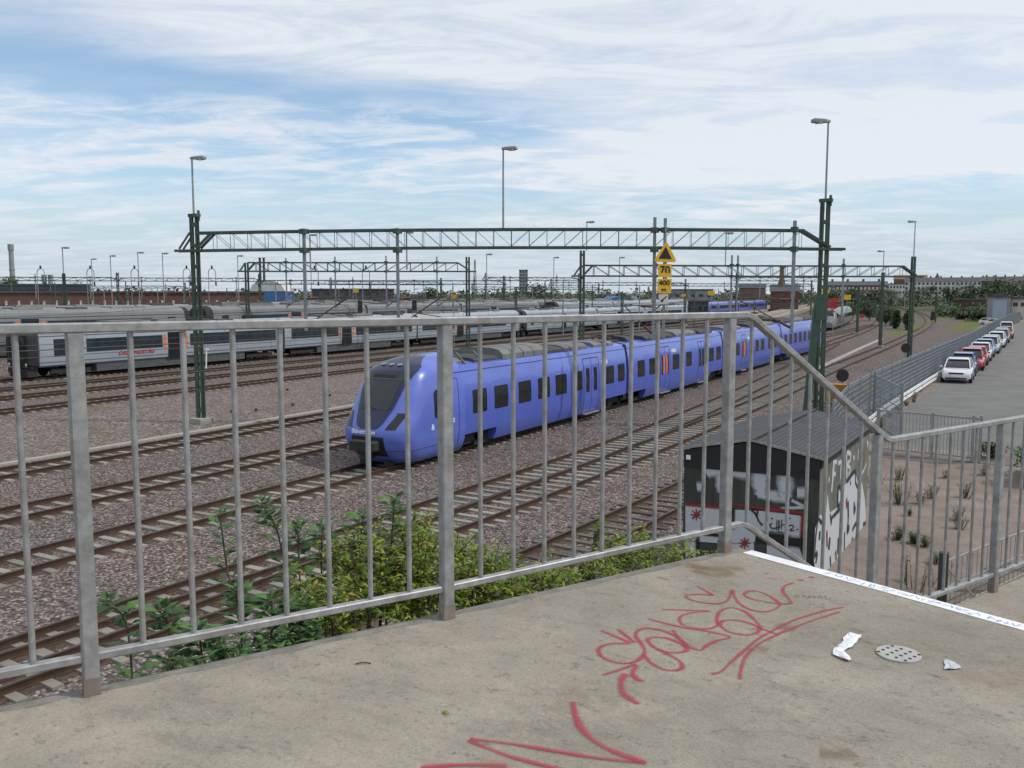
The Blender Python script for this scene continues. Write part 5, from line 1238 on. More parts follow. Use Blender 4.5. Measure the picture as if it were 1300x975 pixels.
# ------------------------------------------------------------------ concrete landing, steps, railing
DZ, LZ = 5.8, 5.1
P1, P2, P3, P4, P5 = (Vector((x, y, 0)) for x, y in ((-2.37, 1.60), (-1.79, 2.65), (-1.14, 4.0), (-.63, 5.09), (-.06, 6.31)))
rd = (P3 - P1).normalized(); rn = Vector((-rd.y, rd.x, 0))       # along the rail, and outward (left) of it
C1 = on(928, 690, DZ); N0, N1 = on(958, 701, DZ), on(1300, 794, DZ); nd = (N1 - N0).normalized()
eA = on(0, 894, DZ); eB = on(330, 826, DZ); eC = on(577, 773.6, DZ); eD = on(870, 709, DZ)
edir = (eB - eA).normalized(); back = eA - (eD - eA).normalized() * 5
corner = N0 - nd * .10
right = N0 + nd * 4.0
top = [back, eA, eB, eC, eD, corner, right, right - rd * 9]
mb = MB(); mb.loft([[p + Vector((0, 0, -.32)) for p in top], top])
deck = tag(mb.build('deck', 'deck'), kind='structure')
bm = bmesh.new(); bm.from_mesh(deck.data); bmesh.ops.bevel(bm, geom=[e for e in bm.edges if all(v.co.z > DZ - .01 for v in e.verts)], offset=.012, segments=2, affect='EDGES'); bm.to_mesh(deck.data); bm.free()
mb = MB(); inn = Vector((rd.y, -rd.x, 0)); lip = [back, eA, eB, eC, eD, corner]
mb.loft([[p + inn * .012 + U * .0005, p + inn * (.062 + .012 * math.sin(k * 2.3)) + U * .0005] for k, p in enumerate([lip[j].lerp(lip[j + 1], q / 8) for j in range(5) for q in range(8)] + [corner])], closed=False); mb.build('edge_band', mat('damp_edge_concrete', (.17, .163, .145), .9, 0, .35, 9, .3, 80, dirt=(.28, .26, .22), dirtamt=.7, dscale=16), deck)
mb = MB(); ins = [back, eA, eD, corner, right, right - rd * 9]; cc = sum(ins, Vector()) / len(ins)
mb.loft([[Vector((p.x, p.y, -.3)) + (cc - p) * .06 for p in ins], [Vector((p.x, p.y, DZ - .3)) + (cc - p) * .06 for p in ins]]); tag(mb.build('abutment_wall', 'trough'), 'pale concrete abutment wall carrying the landing', 'wall')
st = thing('stairs', 'short flight of concrete steps down to the lower landing', 'stairs', N0)
sd_ = (P5 - P3).normalized(); W0 = corner + sd_ * .004
for i in range(3):
    a = W0 + sd_ * (.3 * i); z = DZ - .175 * (i + 1)
    mb = MB(); q = [a, a + nd * 4, a + nd * 4 + sd_ * .3, a + sd_ * .3]; mb.loft([[Vector((p.x, p.y, z - .3)) for p in q], [Vector((p.x, p.y, z)) for p in q]]); mb.build('step', 'deck', st)
l0 = W0 + sd_ * .904; el0, el1 = on(1205, 773, LZ), on(1300, 731.5, LZ); ed = (el1 - el0).normalized()
q = [Vector((l0.x, l0.y, 0)), None, None, None]
la = el0 - ed * ((el0 - l0).dot(sd_)); lb_ = el0 + ed * 5
q = [la, la + nd * 4, lb_ + nd * 4, lb_]
mb = MB(); mb.loft([[Vector((p.x, p.y, LZ - .3)) for p in q], [Vector((p.x, p.y, LZ)) for p in q]]); mb.build('lower_landing', 'deck', st)
mb = MB(); mb.loft([[Vector((p.x, p.y, -.2)) for p in (la + nd * .3 + sd_ * .3, la + nd * 3.5 + sd_ * .3, lb_ + nd * 3.5, lb_ + nd * .3)], [Vector((p.x, p.y, LZ - .3)) for p in (la + nd * .3 + sd_ * .3, la + nd * 3.5 + sd_ * .3, lb_ + nd * 3.5, lb_ + nd * .3)]]); mb.build('support_wall', 'trough', st)
# white nosing stripe with blue pen scribbles
mb = MB(); bk = -sd_ * .058
mb.loft([[N0 + nd * a + sd_ * .004 + U * (-.05) , N0 + nd * a + sd_ * .006 + U * .004, N0 + nd * a + bk + U * .003, N0 + nd * a + bk + U * .001] for a in (-.02, 4.0)], closed=True)
nos = mb.build('step_nosing', 'nosing', deck)
mb = MB(); rs = random.Random(3)
for i in range(30):
    a = .40 + i * .026; c = N0 + nd * a + bk * .5 + U * .0052; pts = [c + nd * rs.uniform(-.016, .016) + bk * rs.uniform(-.34, .34) for _ in range(4)]
    stroke(mb, pts, .0024, U)
mb.build('pen_scribble', 'bluepen', nos)

rail = thing('guard_railing', 'galvanised steel guard railing with thin bars around the landing and steps', 'railing', P1)
def dist(t): return P1 + rd * t
P0 = P1 - (P2 - P1); P00 = P0 - (P2 - P1); P6 = P5 + (P5 - P4).normalized() * 1.36; P7 = P6 + (P5 - P4).normalized() * 1.36
def postm(p, z0, z1):
    mb = MB(); d = rd; n = rn; w_, k = .0225, .0225
    mb.loft([[p + d * a * w_ * s + n * b * k * s + U * z for a, b in ((-1, -.8), (-.8, -1), (.8, -1), (1, -.8), (1, .8), (.8, 1), (-.8, 1), (-1, .8))] for z, s in ((z0, 1), (z1, 1))])
    o = mb.build('post', 'galv', rail)
    mb = MB(); mb.loft([[p + d * a * .0235 + n * b * .0235 + U * z for a, b in ((-1, -1), (1, -1), (1, 1), (-1, 1))] for z in (z0 + .002, z0 + .055)]); mb.build('rusty_foot', M_rust, o)
M_rust = mat('rust_stained_steel', (.22, .19, .165), .75, .1, .25, 20, dirt=(.14, .09, .06), dirtamt=.6, dscale=12)
for p in (P00, P0, P1, P2, P3): postm(p, DZ, DZ + 1.085)
postm(P4, LZ, LZ + 1.14)
for p in (P5, P6, P7): postm(p, LZ, LZ + 1.085)
def flat_rail(name, pts, w_, h_):
    mb = MB(); rings = []
    for i, p in enumerate(pts):
        d = (pts[min(i + 1, len(pts) - 1)] - pts[max(i - 1, 0)]); d.normalize(); s = d.cross(U).normalized(); u = s.cross(d)
        rings.append([p + s * a * w_ / 2 + u * b * h_ / 2 for a, b in ((-1, -.7), (-.8, -1), (.8, -1), (1, -.7), (1, .7), (.8, 1), (-.8, 1), (-1, .7))])
    mb.loft(rings); return mb.build(name, 'galv', rail, smooth=True)
B3 = P3 + (P4 - P3).normalized() * .13; B4 = P4 + (P5 - P4).normalized() * .09
def seq(zo): return [p + U * z for p, z in ((P00, DZ + zo), (P1, DZ + zo), (P2, DZ + zo), (P3, DZ + zo), (B3 - (P4 - P3) * .02, DZ + zo), (B3 + (P4 - P3) * .02, DZ + zo - .016), (B4 - (P4 - P3) * .02, LZ + zo + .016), (B4 + (P4 - P3) * .02, LZ + zo), (P5, LZ + zo), (P7, LZ + zo))]
flat_rail('top_rail', seq(1.10), .040, .029); flat_rail('bottom_rail', seq(.115), .031, .025)
def baluster(p, z0, z1):
    mb = MB(); mb.tube(p + U * z0, p + U * z1, .0092, 10); mb.build('baluster', 'galv', rail, smooth=True)
for a, b, n in ((P00, P0, 8), (P0, P1, 8), (P1, P2, 8), (P2, P3, 10)):
    for i in range(1, n): baluster(a.lerp(b, i / n), DZ + .12, DZ + 1.09)
def slope_z(p):
    t = max(0, min(1, (p - B3).dot((B4 - B3).normalized()) / (B4 - B3).length)); return (DZ - LZ) * t
for i in range(1, 8):
    p = P3.lerp(P4, i / 8); s = slope_z(p); baluster(p, DZ + .12 - s, DZ + 1.09 - s)
for a, b in ((P4, P5), (P5, P6), (P6, P7)):
    for i in range(1, 9): baluster(a.lerp(b, i / 9), LZ + .12, LZ + 1.09)
mb = MB(); a, b = P4 + rn * -.02, P6 + rn * -.02
# ------------------------------------------------------------------ paint on the deck
def D1(x, y): return on(700 + x * .30769, 700 + y * .30769, DZ)
def D2(x, y): return on(400 + x * .35385, 800 + y * .35385, DZ)
RED = [
    (.010, D1, [(455, 240), (560, 243), (655, 247), (590, 252), (542, 264), (528, 282), (545, 305), (600, 319), (660, 318), (690, 300), (710, 285)]),
    (.012, D1, [(690, 310), (683, 275), (700, 245), (745, 233), (800, 250), (840, 285), (860, 315), (845, 338), (800, 345), (740, 335), (705, 315), (695, 297), (720, 285), (770, 286), (820, 298), (870, 320), (940, 345)]),
    (.012, D1, [(398, 279), (480, 300), (560, 318), (640, 330), (735, 353), (680, 370), (640, 390), (615, 408), (570, 395), (530, 360), (500, 325)]),
    (.013, D1, [(205, 327), (260, 350), (320, 378), (250, 381), (205, 395), (195, 415), (215, 440), (270, 460), (330, 460), (370, 440), (385, 410), (370, 380), (350, 355), (350, 335), (375, 320), (420, 320), (480, 335), (530, 365), (560, 400), (545, 415), (490, 418), (440, 405), (405, 380), (400, 362), (430, 355), (480, 360), (530, 380), (556, 400)]),
    (.012, D1, [(275, 322), (310, 350), (345, 378)]),
    (.013, D1, [(385, 428), (410, 460), (460, 487), (510, 492), (540, 480), (530, 455), (490, 430), (440, 405)]),
    (.012, D1, [(210, 512), (280, 490), (350, 465)]), (.016, D1, [(355, 470), (336, 500), (350, 525), (380, 538)]), (.018, D1, [(310, 505), (290, 530), (290, 570), (310, 600), (362, 632)]),
    (.010, D1, [(1208, 230), (1120, 248), (1000, 285), (920, 325), (850, 365), (790, 415), (740, 460), (700, 497), (660, 507)]),
    (.010, D1, [(1190, 250), (1090, 282), (1000, 315), (920, 350), (850, 387), (800, 440), (782, 495), (778, 530)]),
    (.010, D1, [(600, 143), (635, 162), (668, 182)]), (.010, D1, [(668, 182), (600, 178), (558, 184), (565, 196), (610, 210), (680, 217), (722, 206), (740, 180), (748, 160), (755, 185), (775, 215), (820, 240), (880, 250), (930, 236), (940, 215), (905, 188), (860, 168), (815, 165), (795, 178), (830, 198), (890, 210), (940, 216), (988, 215), (975, 190), (955, 165), (965, 143), (998, 130)]),
    (.012, D1, [(1012, 118), (1042, 120)]), (.013, D1, [(1060, 107), (1086, 108)]),
    (.017, D2, [(925, 258), (935, 310), (960, 360), (1010, 405), (1090, 445), (1188, 478)]), (.013, D2, [(1190, 479), (1020, 462), (860, 436), (690, 408), (555, 393)]), (.013, D2, [(550, 396), (620, 425), (710, 458), (850, 494), (960, 520)]), (.016, D2, [(380, 497), (480, 488), (580, 486), (690, 490)]),
]
mb = MB()
for i, (w_, f, pts) in enumerate(RED): stroke(mb, [f(*q) for q in pts], w_ * 1.08, U, lift=.0006 + i * .00012)
mb.build('red_graffiti', 'spray', deck)
mb = MB(); rs = random.Random(5)
def D3(x, y): return on(950 + x * .13077, 690 + y * .13077, DZ)
for pts in ([(500, 505), (465, 508), (462, 525), (510, 522)], [(540, 505), (530, 530)], [(520, 505), (560, 512), (545, 522)], [(590, 505), (575, 535), (610, 520), (585, 512)], [(625, 512), (640, 530), (665, 510)], [(675, 535), (700, 510), (720, 540)], [(690, 528), (720, 526)], [(760, 510), (735, 525), (765, 540), (745, 548)], [(800, 535), (785, 550)]): stroke(mb, [D3(*q) for q in pts], .0035, U, lift=.0018)
mb.build('marker_scrawl', 'marker', deck)
mb = MB()
for i, (pts, w_) in enumerate((([(868, 716), (900, 722), (945, 722)], .07), ([(880, 724), (905, 730), (930, 727)], .06), ([(985, 793), (1000, 798), (1010, 800)], .05), ([(960, 822), (975, 826)], .04), ([(1040, 955), (1062, 958), (1085, 955)], .05))): stroke(mb, [on(*q, DZ) for q in pts], w_, U, lift=.00035 + i * .00005)
mb.build('rust_stain', paint_mat('rusty_brown_stain', (.22, .135, .06), .34, 22), deck)
# drain cover
dc = (on(1112, 830, DZ) + on(1170, 833, DZ)) / 2
t = thing('drain_cover', 'small round pale drain cover with rows of holes in the concrete', 'drain cover', dc)
mb = MB(); mb.tube(dc + U * -.004, dc + U * .006, .070, 40); cv = mb.build('cover', 'drain', t)
for i in range(4):
    for j in range(4):
        a, b = (i - 1.5) * .031, (j - 1.5) * .027
        if abs(a) + abs(b) > .095: continue
        p = dc + nd * a + sd_ * b; mb = MB(); mb.tube(p + U * .0055, p + U * .0072, .0056, 10); mb.build('hole', 'black', cv)
# scraps of paper, dry leaf
def scrap(name, label, cat, pts, m, h, seed):
    rs = random.Random(seed); P_ = [on(*q, DZ) for q in pts]; n = len(P_) // 2
    A_, B_ = P_[:n], P_[n:][::-1]; mb = MB(); rows = []
    for i in range(n * 4 - 3):
        k = i / 4; j = min(int(k), n - 2); f = k - j; a = A_[j].lerp(A_[j + 1], f); b = B_[j].lerp(B_[j + 1], f)
        rows.append([a.lerp(b, q / 4) + Vector((rs.uniform(-.004, .004), rs.uniform(-.004, .004), .004 + rs.uniform(0, h) * (1 if 0 < q < 4 else .5))) for q in range(5)])
    mb.loft(rows, closed=False); o = mb.build(name, m); md = o.modifiers.new('thick', 'SOLIDIFY'); md.thickness = .0008
    return tag(o, label, cat)
scrap('paper_scrap', 'crumpled white paper strip lying left of the drain cover', 'paper scrap', [(1074, 806), (1070, 815), (1066, 819), (1062, 823), (1057, 829), (1058, 834), (1077, 841), (1080, 838), (1071, 828), (1083, 822), (1087, 818), (1094, 808)], 'paper', .009, 2)
scrap('paper_scrap', 'small torn greyish paper lying right of the drain cover', 'paper scrap', [(1198, 838), (1199, 844), (1200, 851), (1221, 850), (1214, 843), (1206, 840)], 'greypaper', .004, 4)
p = on(567, 909, DZ); mb = MB(); mb.leaf(p + U * .006, nd * -.9 + rd * .4, .016, .04, bend=.2); mb.tube(p + U * .004, p + nd * .012 + U * .012, .0012, 5); o = mb.build('fallen_leaf', 'yleaf'); tag(o, 'single curled yellow green leaf lying on the bare concrete', 'leaf')
p = on(455, 843, DZ); mb = MB(); mb.path([on(451, 844, DZ) + U * .003, on(460, 843, DZ) + U * .006, on(471, 843, DZ) + U * .003], .0022, 5); tag(mb.build('twig', 'bark'), 'tiny dark twig on the concrete near the middle post', 'twig')

# ------------------------------------------------------------------ shrubs below the deck edge
rs = random.Random(11)
def rvec(r): return Vector((r.gauss(0, 1), r.gauss(0, 1), r.gauss(0, 1)))
def shrub(label, blobs, n, leaf, lw, ll, stems=2, seed=1, upb=.2):
    r = random.Random(seed); c0 = blobs[0][0]; t = thing('shrub', label, 'shrub', (c0.x, c0.y, 0), 'shrubs below the deck edge')
    n = int(n * 1.75); blobs = blobs + [(c - Vector((.05, 0, q_ * rad.z)), rad * .95) for c, rad in blobs for q_ in (1.5, 2.9)][: 2 * len(blobs)]
    mb = MB(); st = MB(); tot = sum(b[1].x * b[1].y * b[1].z for b in blobs)
    root = Vector((c0.x - .3, c0.y, 0))
    for c, rad in blobs:
        k = int(n * rad.x * rad.y * rad.z / tot)
        twigs = max(4, k // 13)
        for _ in range(twigs):
            v = rvec(r).normalized(); v.z = abs(v.z) * 1.1 - .25; s = r.uniform(.45, 1.12) if r.random() < .88 else r.uniform(1.1, 1.4)
            tip = c + Vector((v.x * rad.x, v.y * rad.y, v.z * rad.z)) * s
            d = (v + Vector((0, 0, upb + r.uniform(-.3, .6)))).normalized(); ln = r.uniform(.10, .24)
            b = tip - d * ln; st.tube(b, tip, .0035, 4, .0015)
            for q in range(13):
                u = q / 12; a = r.uniform(0, 6.28); sd_v = Vector((math.cos(a), math.sin(a), r.uniform(-.35, .5)))
                mb.leaf(b + d * ln * u, (d * .5 + sd_v), lw * r.uniform(.7, 1.25), ll * r.uniform(.65, 1.25), bend=r.uniform(.05, .4))
        for _ in range(stems if c.z > 4.6 else 0):
            v = c + Vector((r.uniform(-1, 1) * rad.x, r.uniform(-1, 1) * rad.y, r.uniform(-.2, .6) * rad.z)) * .7
            m1 = root.lerp(v, .5) + Vector((r.uniform(-.2, .2), r.uniform(-.2, .2), .5)); st.path(smooth_pts([root, m1, v], 5), .011, 5)
    st.build('branch', 'bark', t); o = mb.build('foliage', leaf, t); return t
V = Vector
shrub('yellow green fine leaved shrub between the left and middle railing posts', [(at(470, 760, 5.4), V((.5, .42, .48))), (at(415, 785, 5.0), V((.34, .3, .38))), (at(530, 740, 5.6), V((.45, .4, .5))), (at(515, 690, 5.8), V((.32, .28, .26))), (at(452, 705, 5.7), V((.26, .25, .25)))], 8200, 'yleaf', .021, .062, seed=3)
shrub('yellow green shrub just right of the middle railing post', [(at(595, 752, 5.9), V((.42, .4, .36))), (at(650, 748, 6.0), V((.38, .36, .26))), (at(578, 705, 6.0), V((.24, .22, .22))), (at(622, 722, 6.1), V((.18, .18, .18)))], 4300, 'yleaf', .021, .060, seed=5)
shrub('low yellow green shrub along the deck edge before the hut', [(at(700, 738, 6.2), V((.34, .4, .20))), (at(775, 716, 6.5), V((.34, .42, .20))), (at(850, 702, 6.7), V((.36, .36, .13))), (at(762, 674, 6.7), V((.13, .13, .18))), (at(806, 690, 6.7), V((.22, .2, .20)))], 3600, 'yleaf', .019, .057, seed=8)
def stalk(label, pts, leaves, seed, lw=.056, ll=.108, r0=.010):
    r = random.Random(seed); P = smooth_pts(pts, 8); t = thing('leafy_stalk', label, 'plant', (P[0].x, P[0].y, 0), 'leafy dark green stalks below the deck')
    mb = MB(); mb.path([Vector((P[0].x - .1, P[0].y, 0))] + P, r0 * .55, 5); mb.build('stem', 'bark', t)
    mb = MB()
    for i in range(leaves):
        u = 1 - (i / leaves) ** 1.2 * .96; k = u * (len(P) - 1); j = min(int(k), len(P) - 2); p = P[j].lerp(P[j + 1], k - j); d = (P[j + 1] - P[j]).normalized()
        a = i * 2.4 + r.uniform(-.4, .4); s = Vector((math.cos(a), math.sin(a), .1)); top = 1 - .35 * (i < 4)
        v = (s + d * (.9 if i < 4 else .35)).normalized()
        mb.tube(p, p + v * .025, .002, 4); mb.leaf(p + v * .02, v + Vector((0, 0, .05)), lw * r.uniform(.75, 1.2) * top, ll * r.uniform(.75, 1.2) * top, bend=r.uniform(.1, .35))
    mb.build('foliage', 'gleaf', t)
for i, (lb, tip, mid_, base, Z, n) in enumerate((('tall dark green stalk leftmost of the pair before the middle bars', (279, 655), (292, 740), (320, 850), 5.2, 34), ('tall stalk with large leaves bending right, beside the leftmost tall stalk', (333, 640), (356, 690), (375, 850), 5.3, 44), ('short bright topped stalk rising from the left edge of the yellow shrub', (378, 668), (380, 720), (385, 850), 5.2, 38),
        ('stalk with rounded leaves in front of the yellow shrub', (410, 668), (408, 720), (415, 830), 5.4, 30), ('upright green stalk at the top of the yellow shrub', (460, 655), (458, 690), (455, 800), 5.6, 26), ('tallest upright stalk at the right top of the yellow shrub', (501, 634), (498, 675), (490, 790), 5.6, 34),
        ('low stalk beside the left railing post', (135, 765), (160, 790), (170, 880), 4.0, 26), ('small stalk low down between the left bars', (203, 775), (215, 800), (225, 880), 4.2, 34), ('dark leafy stalk at the left foot of the shrubs', (300, 745), (305, 790), (310, 870), 4.7, 46), ('dark leafy stalk close to the deck edge under the bottom rail', (345, 760), (345, 795), (340, 860), 4.6, 52), ('drooping stalk low by the left bars', (250, 800), (255, 820), (260, 880), 4.4, 40), ('bushy stalk left of the yellow shrub foot', (385, 770), (385, 800), (380, 860), 4.8, 50))):
    stalk(lb, [at(*base, Z), at(*mid_, Z), at(*tip, Z)], n, 20 + i)
shrub('dark green leafy undergrowth at the deck edge left of the yellow shrub', [(at(300, 845, 4.3), V((.30, .25, .15))), (at(240, 855, 4.1), V((.22, .2, .10))), (at(375, 825, 4.6), V((.3, .25, .18)))], 2600, 'gleaf', .030, .062, seed=31)

# weeds on the sandy lot
r0_ = random.Random(9)
def weed(p, h, n, leaf, seed, w_=.03, l_=.12, label='small dry green weed on the sandy ground below the landing', group='weeds on the sandy lot'):
    r = random.Random(seed); t = thing('weed_plant', label, 'weed', p, group); mb = MB(); st = MB()
    for i in range(n):
        a = r.uniform(0, 6.28); d = Vector((math.cos(a), math.sin(a), 0)); q = p + d * r.uniform(0, .6) * h * .45; tp = q + d * r.uniform(0, .4) * h + U * h * r.uniform(.5, 1)
        st.tube(q, tp, .008, 4, .003)
        for k in range(9):
            u = r.uniform(.1, 1); a2 = r.uniform(0, 6.28); mb.leaf(q.lerp(tp, u), Vector((math.cos(a2), math.sin(a2), .5)), w_ * r.uniform(.7, 1.3), l_ * r.uniform(.6, 1.2))
    st.build('stem', 'wleaf', t); mb.build('foliage', leaf, t)
for i, (px, py, h, n) in enumerate(((1143, 640, .8, 26), (1141, 610, .5, 14), (1183, 632, .5, 18), (1170, 640, .45, 14), (1225, 632, .5, 16), (1214, 660, .45, 12), (1140, 685, .35, 22), (1160, 690, .3, 22), (1176, 694, .3, 16), (1220, 672, .4, 12), (1110, 620, .7, 16), (1250, 610, .5, 12), (1200, 610, .35, 8), (1155, 655, .3, 8), (1190, 715, .3, 10))):
    q = on(px, py, .8); q.z = height(q.x, q.y); weed(q, h, n, 'wleaf', 50 + i)
for i in range(9):
    y = 38.6 + i * 1.7; weed(V((fx(y) + .62 + .12 * math.sin(i * 2.1), y, height(3, y))), .32 + .12 * math.sin(i * 1.7), 12, 'wleaf', 300 + i, .03, .12, label='green weed tuft along the road edge below the white guard rail', group='weeds along the road edge')
for i in range(14):
    y = 34 + r0_.uniform(0, 26); weed(V((-37.2 - r0_.uniform(0, 9), y, 0)), r0_.uniform(.12, .3), 10, 'wleaf', 340 + i, .04, .14, label='low yellowish weed on the bare gravel strip by the left mast', group='weeds on the gravel strip')
for i, (px, py) in enumerate(((1150, 742), (1158, 748), (1166, 752), (1190, 745))):
    q = on(px, py, .8); q.z = height(q.x, q.y); weed(q, .75, 5, 'brownleaf', 80 + i, .03, .06, label='dark brown dry seed stalk close to the landing edge', group='dry seed stalks by the landing')
def bush(label, c, rad, n, leaf='tleaf', size=.12, seed=0, group='bushes beside the rails and road'):
    r = random.Random(seed); t = thing('bush', label, 'bush', (c.x, c.y, c.z), group); mb = MB(); st = MB()
    for _ in range(5): st.path([c + V((r.uniform(-.1, .1), r.uniform(-.1, .1), -.1)), c + V((r.uniform(-.5, .5) * rad.x, r.uniform(-.5, .5) * rad.y, rad.z * 1.1))], .03, 5)
    lob = [(V((r.uniform(-.6, .6) * rad.x, r.uniform(-.6, .6) * rad.y, r.uniform(.35, 1.35) * rad.z)), r.uniform(.35, .65)) for _ in range(9)]
    for i in range(n):
        o, s = lob[i % 9]; v = rvec(r).normalized() * r.uniform(.5, 1.05) * s
        p = c + o + V((v.x * rad.x, v.y * rad.y, v.z * rad.z)); a = rvec(r).normalized(); mb.leaf(p, a, size * r.uniform(.6, 1.1), size * r.uniform(1, 1.9))
    st.build('branch', 'bark', t); mb.build('foliage', leaf, t)
q = on(1297, 612, .9); q.z = height(q.x, q.y); bush('dark green bush at the right edge of the sandy lot', q + V((.5, .3, 0)), V((1.1, .9, .75)), 2600, 'gleaf', .09, 3)
q = on(1258, 590, 1.0); q.z = height(q.x, q.y); bush('small weedy bush at the foot of the low barred railing', q, V((.5, .4, .35)), 500, 'wleaf', .08, 4)
for i, (px, Z, rx, rz, lb) in enumerate(((1153, 168, 1.15, 2.4, 'rounded green bush inside the far curve, rightmost of three'), (1140, 174, .9, 2.6, 'slim green bush left of the rounded one inside the far curve'), (1126, 190, 2.4, 2.8, 'dark bush behind the green mast near the curve'), (1105, 225, 3.0, 3.2, 'dark bush beyond the lattice mast'), (1226, 235, 2.6, 1.2, 'low bush between the far curve and the fence'), (1206, 262, 3.0, 1.5, 'low bush on the outside of the far curve'), (1246, 228, 2.4, 1.2, 'low bush near the far fence end'), (1075, 255, 3.5, 2.6, 'dark bush behind the grey coach'))):
    c = base_at(px, Z); bush(lb, c, V((rx, rx, rz)), 900, 'tleaf', .38, 100 + i)

# ------------------------------------------------------------------ distant trees, buildings and skyline
def tree(label, px, Z, h, cr, seed, n=650, size=.75, group='trees beyond the yard'):
    r = random.Random(seed); b = base_at(px, Z); t = thing('tree', label, 'tree', b, group)
    mb = MB(); mb.tube(b, b + U * h * .55, cr * .07, 8, cr * .03)
    for k in range(5):
        a = r.uniform(0, 6.28); mb.tube(b + U * h * r.uniform(.3, .5), b + V((math.cos(a) * cr * .6, math.sin(a) * cr * .6, h * r.uniform(.6, .85))), cr * .03, 6, cr * .012)
    mb.build('trunk', 'bark', t)
    lob = [(V((r.uniform(-.6, .6) * cr, r.uniform(-.6, .6) * cr, h * r.uniform(.38, .9))), r.uniform(.32, .58) * cr) for _ in range(11)]
    mb = MB()
    for i in range(n):
        o, s = lob[i % 11]; v = rvec(r).normalized() * r.uniform(.45, 1.08) * s; v.z *= .8; a = rvec(r).normalized()
        mb.leaf(b + o + v, a, size * r.uniform(.6, 1.2), size * r.uniform(.9, 1.7))
    mb.build('crown', 'tleaf', t)
TREES = [(8, 400, 14.5, 6, 'dark tree at the left picture edge beside the smokestack'), (22, 410, 12, 5, 'tree right of the smokestack foot'), (100, 430, 12.5, 5, 'low tree behind the glass fronted building'), (545, 420, 10, 7, 'tree behind the pale trains in the middle of the skyline'),
         (682, 430, 11.5, 6, 'rounded tree right of the pale tower block'), (1010, 380, 10.5, 6, 'tree beside the red brick chimney house'), (1062, 300, 8.5, 5, 'dark tree before the brown brick apartments'), (1085, 290, 8, 5, 'tree in front of the orange roofed block, left'), (1110, 285, 8, 5.5, 'tree in front of the orange roofed block, middle'), (1132, 560, 10, 6.5, 'tree before the pale apartments behind the green mast'),
         (1160, 570, 10, 6, 'tree before the pale apartments left of the far signal'), (1181, 545, 11.5, 6.5, 'dark tree before the middle of the pale apartments'), (1207, 400, 10, 5, 'tallest dark tree before the pale apartments'), (1226, 390, 9, 4.5, 'dark tree left of the pale gable end'), (1240, 300, 10, 5, 'tree between the apartments and the garage'), (1262, 330, 12.5, 6, 'tree behind the garage roof'), (1275, 350, 13.5, 6.5, 'tree right behind the garage'), (1296, 340, 12, 6, 'tree at the right picture edge above the cream building')]
for i, (px, Z, h, cr, lb) in enumerate(TREES): tree(lb, px, Z, h, cr, 200 + i)
r = random.Random(77); mb = MB()
for i in range(15000):
    px = r.uniform(-80, 1400) if i < 9000 else r.choice((r.uniform(-900, -80), r.uniform(1400, 2400))); Z = r.uniform(430, 620); p = base_at(px, Z); hmax = 7.5 + 3.5 * mnoise.noise(Vector((px * .02, 3.1, 0))) + 2 * mnoise.noise(Vector((px * .09, 7.7, 0)))
    if 1040 < px: hmax = hmax * .5
    p.z = r.uniform(0, 1) ** .7 * max(3, hmax * (.8 + .4 * (Z - 430) / 190)); mb.leaf(p, rvec(r).normalized(), r.uniform(1.2, 2.6), r.uniform(1.6, 3.4))
tag(mb.build('distant_woodland', 'tleaf'), 'dark green band of far off trees along the horizon', 'woodland', kind='stuff')

mb = MB()
for i in range(5200):
    if r.random() < .62: px, Z = r.uniform(1192, 1330), r.uniform(250, 430); hm = 3.4
    else: px, Z = r.uniform(1055, 1132), r.uniform(275, 440); hm = 4.2
    p = base_at(px, Z); p.z = r.random() ** 1.3 * hm * (.55 + .9 * max(0, mnoise.noise(Vector((px * .06, Z * .02, 1))) + .4)); mb.leaf(p, rvec(r).normalized(), r.uniform(.7, 1.5), r.uniform(1.0, 2.0))
tag(mb.build('scrub', 'tleaf'), 'rough dark green scrub on both sides of the far curve', 'scrub', kind='stuff')

